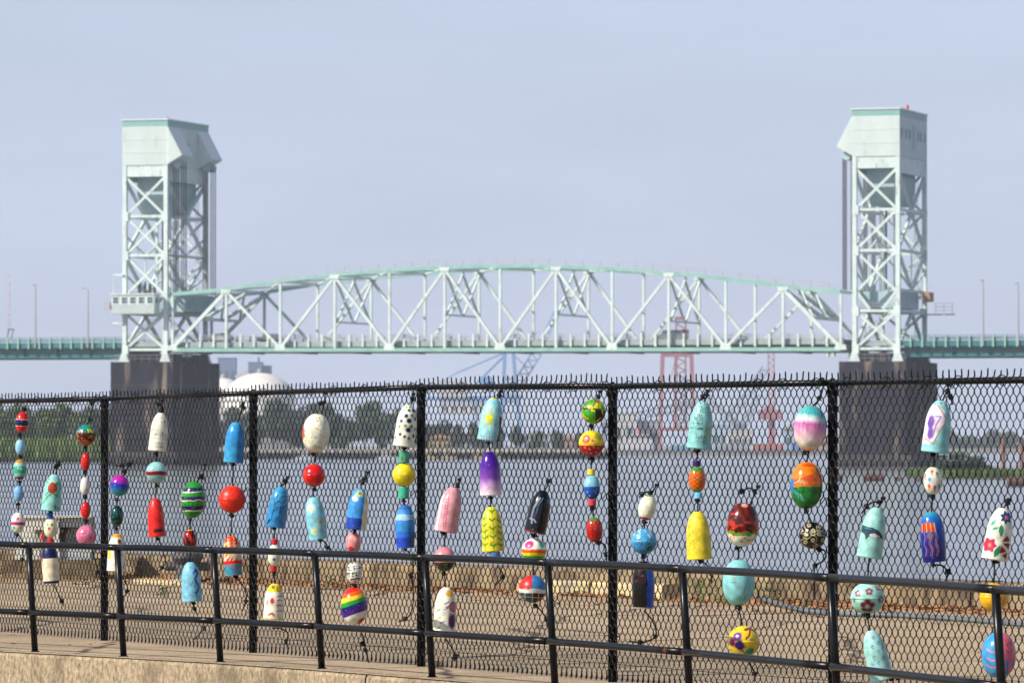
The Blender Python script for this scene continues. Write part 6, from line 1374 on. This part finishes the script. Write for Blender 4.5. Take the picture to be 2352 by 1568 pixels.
# ---- string 15
B(3, 'ball', (637, 47), (633, 180), 131, lambda p: (p.fill('4CB030').patch('D8D820', .0, 3, 4, 0, .45).patch('2C7C78', .25, 5, 6, 0, .3).band(.40, .5, '2C5828', wob=.2, f=3, tilt=.15), p.put(((p.P[:, 0] > .15 + .2 * p.noise(4, 3)) & (p.P[:, 2] < .12)).astype(float), '2C1C14'), p.patch('8C2020', .35, 6, 8).patch('D8D020', .38, 5, 11)), 'ball buoy in swirled green, yellow and brown', 's')
def lemon(p):
    p.fill('F0D030').band(.58, 1, 'B81C20'); p.dot(-.45, .35, .28, 'D87860', ry=.42); p.ring(-.45, .35, .3, 'C02838', .04)
    for k in range(5): a = 1.57 + k * 1.2566; p.line([(.1, .2), (.1 + .16 * math.cos(a), .2 + .16 * math.sin(a))], .05, 'C82C80')
    for x, y in ((.35, .55), (.5, .45), (.65, .4), (.45, .7)): p.ring(x, y, .12, '5C9030', .03)
    for x, y in ((-.6, -.35), (-.25, -.45), (.1, -.3), (.45, -.35), (.3, -.7), (-.1, -.8), (-.45, -.75)): p.line([(x, y), (x + .16, y - .08), (x + .06, y + .1), (x, y)], .04, 'D89080')
B(3, 'ball', (624, 215), (622, 354), 134, lemon, 'ball buoy with a yellow top, a pink star and a red base with triangles', 's')
B(3, 'cyl', (622, 422), (622, 454), 42, lambda p: p.fill('D8CC48'), 'short pale yellow spacer under the yellow and red ball')
B(3, 'oval', (625, 455), (627, 583), 88, lambda p: p.fill('8CC4D8').band(.48, 1, '1C5CB0').dots(7, .07, ['C8E0E8'], 6, -.8, -.1).dots(6, .04, ['406880'], 2, .1, .8), 'egg buoy painted as pale sky over deep blue water', 's')
B(3, 'cyl', (627, 584), (627, 618), 44, lambda p: p.fill('CC4450'), 'short red spacer above the strawberry buoy')
B(3, 'oval', (636, 680), (643, 813), 90, lambda p: (p.fill('B82018').band(0, .1, '3C9840', wob=.12, f=7), [p.line([(x, 1.2), (x * 1.3, .75)], .08, '3C9840') for x in (-.4, 0, .4)], p.dots(34, .028, ['E0B0A0'], 3), p.ring(-.15, .05, .15, '801410', .04)), 'egg buoy painted as a red strawberry with a green top', 'g')
rope(3, [(672, 8), (662, 32), (645, 50), (634, 182), (624, 215), (624, 356), (622, 422), (627, 618), (636, 680), (644, 814)], [[(655, 814), (690, 824), (702, 850), (700, 880), (706, 916)]], 'black rope of the string with the strawberry buoy', [(660, 36), (622, 194), (628, 370), (630, 630), (660, 814)])
# ---- string 16
B(3, 'oval', (937, 562), (909, 694), 93, lambda p: p.fill('EEE8D0').band(0, .06, '48B050', wob=.08, f=6).band(.9, 1, 'B01C28', wob=.1, f=6).dots(18, .03, ['7C2030'], 7), 'cream egg buoy with a green top rim and a red foot', 's')
B(3, 'ball', (906, 740), (904, 878), 138, lambda p: p.fill('4EA0CC').patch('A8D0DC', .1, 5, 3, 0, .4).patch('3484C0', .1, 6, 5, .5, 1).band(.42, .55, '58B0D0').dot(.4, -.55, .26, '1C7040', wob=.3).dots(12, .05, ['68309C', '2C3C98'], 5, -.2, .15), 'sky blue ball buoy with clouds and a green patch', 's')
B(3, 'tube', (905, 915), (900, 1168), 120, lambda p: (p.fill('140608').patch('401010', .25, 5, 2, 0, .5), p.side(.28, '1C58B8', .1), p.band(.975, 1, 'B8A890')), 'bullet buoy split into black and blue halves behind the railing', 'g')
rope(3, [(975, 508), (955, 535), (936, 562), (910, 696), (906, 740), (904, 880), (906, 915), (900, 1168)], [[(955, 548), (915, 545), (892, 560), (880, 575)], [(905, 1178), (945, 1225), (968, 1275), (966, 1318), (930, 1340), (885, 1350), (826, 1344)]], 'black rope of the string with the black and blue bullet', [(942, 548), (908, 706), (903, 888), (966, 1318)])
# ---- string 17
def verse(p):
    p.fill('92CCCC'); L = [('e Light', -.3, 1.72, .26), ('rs im', -.35, 1.42, .24), ('arKESS', -.55, 1.08, .26), ('the', -.45, .72, .24), ('NESS', -.62, .38, .28), ('s Not', -.72, .02, .26), ('erCome', -.85, -.36, .27), ('it.', -.95, -.75, .22), ('JohN', -.42, -1.12, .36), ('1:5', -.22, -1.55, .34)]
    for st, x, y, h in L: p.text(st, x, y, h, '101818', .03, .68)
    p.text('JohN 3 16', .86, -1.3, .38, 'A8C030', .045, .78, vert=True)
B(3, 'bullet', (1223, 62), (1196, 314), 130, verse, 'aqua bullet buoy covered in black handwriting ending in JohN 1:5', 's')
B(3, 'cyl', (1187, 376), (1187, 407), 44, lambda p: p.fill('3C1A70'), 'short purple spacer under the handwritten aqua buoy')
def pine(p):
    p.fill('E87818').band(0, .2, '38A848', wob=.12, f=7)
    for k in range(-3, 4): p.line([(-.9, k * .5 - .6), (.9, k * .5 + .6)], .04, '903810'); p.line([(-.9, k * .5 + .6), (.9, k * .5 - .6)], .04, '903810')
    p.dot(.1, .0, .16, '90A048').dot(.1, 0, .09, '201810').band(.9, 1, '389050')
B(3, 'oval', (1190, 408), (1190, 546), 92, pine, 'orange egg buoy cross hatched like a pineapple with a green top', 'g')
B(3, 'cyl', (1196, 547), (1196, 579), 44, lambda p: p.fill('7CC0DC'), 'short light blue spacer above the yellow bullet buoy')
B(3, 'bullet', (1190, 650), (1202, 905), 136, lambda p: (p.fill('F0D43C'), p.dot(-.82, .9, .1, 'E880A0'), p.dot(-.85, -.2, .1, 'E880A0'), [squiggle(p, -.8 + .3 * (k % 2), .6 - k * .35, '909038', .3, 1.2, .025) for k in range(6)]), 'plain yellow bullet buoy with faint scribbles at its left edge', 's')
rope(3, [(1248, 4), (1240, 30), (1228, 64), (1196, 314), (1188, 376), (1190, 546), (1196, 580), (1192, 652), (1202, 905)], [[(1240, 20), (1220, 38), (1205, 52)], [(1206, 910), (1242, 935), (1262, 975), (1268, 1035)]], 'black rope of the string with the handwritten aqua buoy', [(1242, 22), (1190, 326), (1192, 592), (1208, 912)])
# ---- string 18
B(4, 'egg', (354, 650), (336, 872), 165, lambda p: (p.fill('5A1C14').patch('7C2818', .1, 3, 3, 0, .6).patch('C03818', .2, 5, 4, .25, .75).band(.68, .76, '58B038', wob=.25, f=5).band(.74, 1, 'ECE4CC', wob=.2, f=5).patch('C83020', .35, 6, 6, .7, .9).dot(0, 1.22, .2, 'E0A898')), 'large egg buoy dripping maroon over green and white', 'g')
def aquaegg(p):
    p.fill('8CCCD0').dots(24, .03, ['B88858', '905888', 'C8B068'], 9, -.8, .6); p.line([(.3, 1.2), (.45, .8), (.3, .45), (.5, .1), (.4, -.3), (.3, -.7), (.4, -1.0)], .03, '48A0C0'); p.line([(-.9, .05), (.2, 0)], .015, '60989C')
    for k in range(5): squiggle(p, -.6 + .25 * k, .4 - .35 * k, 'C0A878', .4, 1.3, .02)
B(4, 'egg', (326, 940), (322, 1172), 162, aquaegg, 'large aqua egg buoy with a thin wavy blue line behind the railing', 's')
def splash(p):
    p.fill('E8C828'); p.line([(.1, .75), (.4, .85), (.7, .6)], .16, '80184C'); p.line([(.4, .8), (.3, .4), (.1, .2)], .08, '80184C'); p.dot(-.45, .35, .28, '7838A0', wob=.3); p.dot(-.3, -.2, .34, '501C88', wob=.35); p.dot(-.75, .0, .26, 'A02880', wob=.3); p.dot(.35, -.6, .3, '2C9070'); p.line([(-.1, -.5), (.1, -.8)], .05, '501C88'); p.dot(.45, .15, .1, '38A878'); p.dot(-.5, .78, .06, '38A878'); p.dot(-.8, -.5, .09, '38A878'); p.dot(.88, -.3, .2, 'C89080')
B(4, 'ball', (350, 1275), (350, 1437), 166, splash, 'yellow ball buoy with purple and maroon splashes and green drops', 'g')
rope(4, [(425, 568), (408, 600), (388, 645), (336, 872), (324, 885), (322, 942), (322, 1175), (345, 1276)], [[(408, 585), (375, 575), (342, 592), (320, 610)], [(372, 1440), (388, 1480), (408, 1520), (404, 1560)]], 'black rope of the string with the maroon egg buoy', [(406, 595), (318, 882), (326, 1184)])
# ---- string 19
B(4, 'egg', (697, 155), (680, 385), 168, lambda p: (p.grad([(0, '38B0B0'), (.18, '40B4B4'), (.3, 'ECE0E8'), (.4, 'C860A8'), (.5, 'D888B8'), (.75, 'F0D0D0'), (.93, 'F0E0C8'), (1, 'E89838')]), p.put(np.clip((p.P[:, 0] * 1.2 + p.P[:, 2] * 1.0 - .75), 0, 1) * (p.P[:, 2] > .1), '2CA8B0'), p.streak('F0E0E4', 16, .35)), 'large egg buoy fading from teal through pink to white', 'g')
def half_(p):
    p.fill('E88414').patch('D05C10', .1, 3, 4, 0, .5).band(.52, 1, '28883C', tilt=-.04).patch('187034', .15, 4, 6, .54, 1)
    p.line([(-.85, .12), (-.65, .18), (-.5, .34), (-.42, .2), (-.3, .28), (-.2, .1)], .045, 'B8C8B0'); p.line([(-.5, .3), (-.46, .5), (-.38, .62)], .03, 'B8C8B0')
    for k in range(4): p.line([(-.85 + .14 * k, -.25 - .1 * k), (-.7 + .14 * k, -.5 - .1 * k), (-.66 + .14 * k, -.7 - .1 * k)], .04, ['58A8C8', '80C8B0'][k % 2])
    p.put(((p.P[:, 0] < -.82 + .06 * p.noise(5)) & (np.abs(p.P[:, 2]) < .4)).astype(float), '3080B8')
B(4, 'egg', (673, 442), (668, 680), 163, half_, 'large egg buoy with an orange top half and a green bottom half', 'g')
def damask(p):
    p.fill('0C0A10')
    q = random.Random(3)
    for (x, y) in ((0, .35), (-.5, .05), (.45, .1), (0, -.35), (-.3, .75), (.5, .65), (.3, -.75), (-.55, -.5), (.75, -.35), (-.85, .35)):
        p.flower(x, y, .17, 'E4D8B0', '0C0A10', 5, .34, q.uniform(0, 2)); a = q.uniform(0, 6)
        p.line([(x + (.24 + .02 * k) * math.cos(a + k * .45), y + (.24 + .02 * k) * math.sin(a + k * .45)) for k in range(8)], .028, 'D8CCA4')
B(4, 'ball', (701, 746), (699, 884), 138, damask, 'black ball buoy with cream flower scrollwork', 'g')
rope(4, [(762, 36), (745, 100), (730, 130), (700, 160), (680, 385), (672, 442), (668, 680), (694, 746)], [[(725, 882), (758, 890), (770, 920), (752, 948), (716, 968), (708, 1005)]], 'black rope of the string with the teal and pink egg buoy', [(750, 30), (736, 120), (662, 396), (668, 692), (735, 888)])
# ---- string 20
B(5, 'bullet', (264, 675), (223, 930), 131, lambda p: (p.fill('A0D4CC'), p.poly([(-.92, .5), (-.55, .42), (-.1, .4), (.35, .25), (.7, -.05), (.86, -.35), (.5, -.3), (.1, -.28), (-.25, -.2), (-.5, -.62), (-.66, -.2), (-.93, -.05)], '2C5460'), p.poly([(-.3, -.12), (.1, -.02), (.6, -.22), (.1, -.34), (-.25, -.28)], 'E8E0D8'), p.line([(-.7, .3), (-.2, .25)], .04, '6C949C')), 'pale aqua bullet buoy with a grey and white whale', 'g')
B(5, 'ball', (217, 1055), (215, 1215), 174, lambda p: (p.fill('A4D8CC'), p.flower(-.05, -.45, .42, '70142C', 'D8A0A8', 5, .46), p.flower(.05, .42, .22, '8C1848', 'E0C0C8', 5, .46), p.flower(-.6, .3, .2, '8C1848', 'E0C0C8', 5, .46), p.flower(.78, -.05, .22, '70142C', 'D8A0A8', 5, .46), p.flower(.6, .65, .2, '8C1848', 'E0C0C8', 5, .46), p.flower(-.88, -.1, .16, 'A02050', 'E0C0C8', 5, .46), p.line([(-.9, -.02), (.9, .02)], .012, '70A8A0')), 'aqua ball buoy with maroon flowers behind the railing', 's')
B(5, 'bullet', (230, 1300), (292, 1552), 122, lambda p: (p.fill('A4D4D0'), [p.dot(x + dx, y + dy, .05, c) for x, y in [(-.5, 1.3), (.1, 1.5), (.4, 1.0), (-.2, .8), (-.65, .4), (.2, .3), (.65, .5), (-.3, -.1), (.5, -.3), (0, -.6), (-.6, -.7), (.7, -1.0), (-.2, -1.2), (.3, -1.5)] for dx, dy, c in ((-.09, 0, '1C58A8'), (.08, .06, '1C58A8'), (.02, -.12, '2070B0'), (0, .12, '3C9070'))]), 'pale aqua bullet buoy with small blue dot clusters, tilted, at the bottom', 's')
rope(5, [(297, 628), (284, 655), (266, 680), (225, 930), (220, 1000), (216, 1058), (216, 1220), (222, 1262), (230, 1302), (262, 1420)], [[(284, 645), (240, 648), (212, 670), (186, 704)], [(290, 1545), (330, 1545), (370, 1540), (376, 1562)]], 'black rope of the string ending in the tilted dotted buoy', [(278, 648), (216, 1222), (335, 1545)])
# ---- string 21
def oyster(p):
    p.fill('94D2D4'); 
    m = ((p.P[:, 0] < .42 - .25 * (p.P[:, 2] - .6) ** 2) & (p.P[:, 2] < 1.6 - (p.P[:, 0] + .4) * .5) & (p.P[:, 2] > -1.35 + np.maximum(0, p.P[:, 0] + .4) * 1.9)).astype(float); p.put(m * (p.P[:, 1] < .2), 'E8DCEC')
    p.dot(-.6, .3, .3, '7048A8', ry=.5, wob=.2); p.dot(-.55, -.5, .24, '7C58B0', ry=.55, wob=.2); p.line([(-.5, .7), (.1, .75), (-.2, .1), (-.35, -.8)], .07, '8060B8', .8)
    p.line([(-.25, 1.55), (.15, 1.1), (.45, .7), (.42, .2), (.1, -.3), (-.1, -.9), (-.2, -1.3), (-.55, -1.15), (-.85, -.95)], .055, 'B87C18')
    for x in (-.45, .0, .4, .7): p.dot(x, 1.75 - abs(x) * .25, .09, '9C1C28')
    p.line([(.93, 1.2), (.95, .6)], .06, '5A4890')
B(5, 'bullet', (591, 130), (557, 395), 139, oyster, 'aqua bullet buoy with a white and purple oyster shell edged in gold', 's')
def fish(p):
    p.fill('EEE6D4')
    for x, y, c, t in ((-.15, 1.0, 'E06820', -1), (.4, .75, '2CA088', 1), (-.45, .15, '58A8D8', 1), (-.5, -.55, 'E06820', -1), (.1, -.7, 'B05088', -1), (.6, -.6, '4898C8', -1), (-.85, .6, 'C05088', 1), (.92, -.1, 'B03888', 1)):
        p.dot(x, y, .17, c, ry=.27); p.line([(x, y - .25), (x - .1, y - .42)], .05, c); p.line([(x, y - .25), (x + .12, y - .42)], .05, c)
B(5, 'oval', (549, 468), (552, 607), 96, fish, 'white egg buoy with small coloured fish', 's')
def jelly(p):
    p.grad([(0, '3CA0B0'), (.15, '2070C0'), (.4, '1840A8'), (1, '101C70')]); p.poly([(-.95, .5), (-.85, 1.0), (-.5, 1.25), (-.1, 1.15), (.18, .75), (.22, .45), (-.3, .6)], 'B83410'); 
    for k in range(7): p.line([(-.8 + k * .15, 1.1), (-.85 + k * .17, .45)], .06, ['F0B428', 'D85010'][k % 2])
    for k in range(9): x = -.75 + k * .12; p.line([(x, .4), (x + .1, .0), (x - .05, -.5), (x + .12, -1.0), (x, -1.5)], .03, ['B89890', '8C3430', '282048', 'B06838'][k % 4])
    p.dot(-.3, .1, .25, '88787C', wob=.4); p.line([(.1, -.1), (.3, -.7), (.35, -1.2)], .025, 'B88038')
B(5, 'tube', (540, 697), (559, 950), 128, jelly, 'deep blue bullet buoy with an orange jellyfish', 'g')
rope(5, [(632, 50), (618, 90), (596, 135), (558, 395), (552, 470), (548, 608), (543, 700), (560, 952)], [[(628, 80), (640, 110), (650, 150)], [(556, 965), (600, 970), (618, 990), (632, 1002), (612, 1050)]], 'black rope of the string with the oyster shell and jellyfish buoys', [(624, 85), (550, 402), (546, 618), (552, 966), (625, 1000)])
# ---- string 22
def blooms(p):
    p.fill('EEE6D6')
    def leafp(x0, y0, x1, y1, w, c):
        mx_, my_ = (x0 + x1) / 2, (y0 + y1) / 2; dx, dy = x1 - x0, y1 - y0; L = math.hypot(dx, dy); nx_, ny_ = -dy / L * w, dx / L * w
        p.poly([(x0, y0), (x0 + dx * .25 + nx_ * .8, y0 + dy * .25 + ny_ * .8), (mx_ + nx_, my_ + ny_), (x0 + dx * .8 + nx_ * .5, y0 + dy * .8 + ny_ * .5), (x1, y1), (x0 + dx * .8 - nx_ * .5, y0 + dy * .8 - ny_ * .5), (mx_ - nx_, my_ - ny_), (x0 + dx * .25 - nx_ * .8, y0 + dy * .25 - ny_ * .8)], c)
    for k in range(7): a = k * 2 * math.pi / 7 + .2; leafp(.3 + .08 * math.cos(a), 1.3 + .08 * math.sin(a), .3 + .52 * math.cos(a), 1.3 + .52 * math.sin(a), .13, '1C4C8C')
    p.dot(.3, 1.3, .14, 'E07020')
    for k in range(6): a = k * 2 * math.pi / 6; leafp(-.6 + .06 * math.cos(a), -.9 + .06 * math.sin(a), -.6 + .55 * math.cos(a), -.9 + .6 * math.sin(a), .2, 'C82858')
    p.dot(-.6, -.9, .14, 'E89060'); leafp(.0, .75, .12, -.25, .2, '2C9068'); leafp(-.15, -1.75, .2, -.75, .22, '2C9068'); leafp(-.65, .25, -.15, .5, .12, '48A880'); leafp(-.75, .5, -.35, 1.1, .12, '48A880')
    p.poly([(.25, -.5), (.6, .0), (.85, -.4)], 'A42418'); p.poly([(.3, -.6), (.9, -.55), (.85, -1.0)], '8C1C14'); p.poly([(.25, -.75), (.2, -1.4), (.7, -1.2)], 'A42418'); p.poly([(.4, -1.5), (.8, -1.25), (.75, -1.75)], '9C2418')
B(5, 'bullet', (908, 677), (863, 940), 138, blooms, 'white bullet buoy with big blue, pink and red flowers and green leaves', 's')
B(5, 'ball', (860, 1057), (859, 1203), 146, lambda p: (p.fill('F0B820'), p.line([(0, .95), (.2, .3), (.5, -.1)], .05, 'D87018'), p.line([(.5, .4), (.75, .0), (.6, -.5)], .05, 'D87018')), 'golden yellow ball buoy behind the railing at the right edge', 's')
def octo(p):
    p.fill('489CD0'); p.side(.02, 'D06C80'); 
    for k in range(5): p.line([(.0 + k * .18, -.3), (.05 + k * .18, -1.1)], .06, 'D06C80' if k % 2 else '489CD0')
    p.put(((p.P[:, 0] > .1) & (p.P[:, 2] < -.25) & (np.sin(p.P[:, 0] * 18) > .1)).astype(float), '3C88C0')
    for y in (.35, -.15, -.55): p.line([(-.75, y), (-.5, y - .15), (-.2, y - .12)], .06, 'D88898')
    p.dot(.42, .6, .05, 'black').dot(.66, .68, .05, 'black'); p.line([(.3, .35), (.45, .18), (.65, .2), (.78, .38)], .03, '201018')
B(5, 'egg', (886, 1308), (885, 1540), 176, octo, 'large egg buoy half blue, half pink with a smiling octopus face', 'g')
rope(5, [(938, 634), (925, 655), (908, 680), (864, 940), (861, 1057), (870, 1205), (885, 1310)], [], 'black rope of the rightmost string of buoys', [(930, 650), (868, 946)])
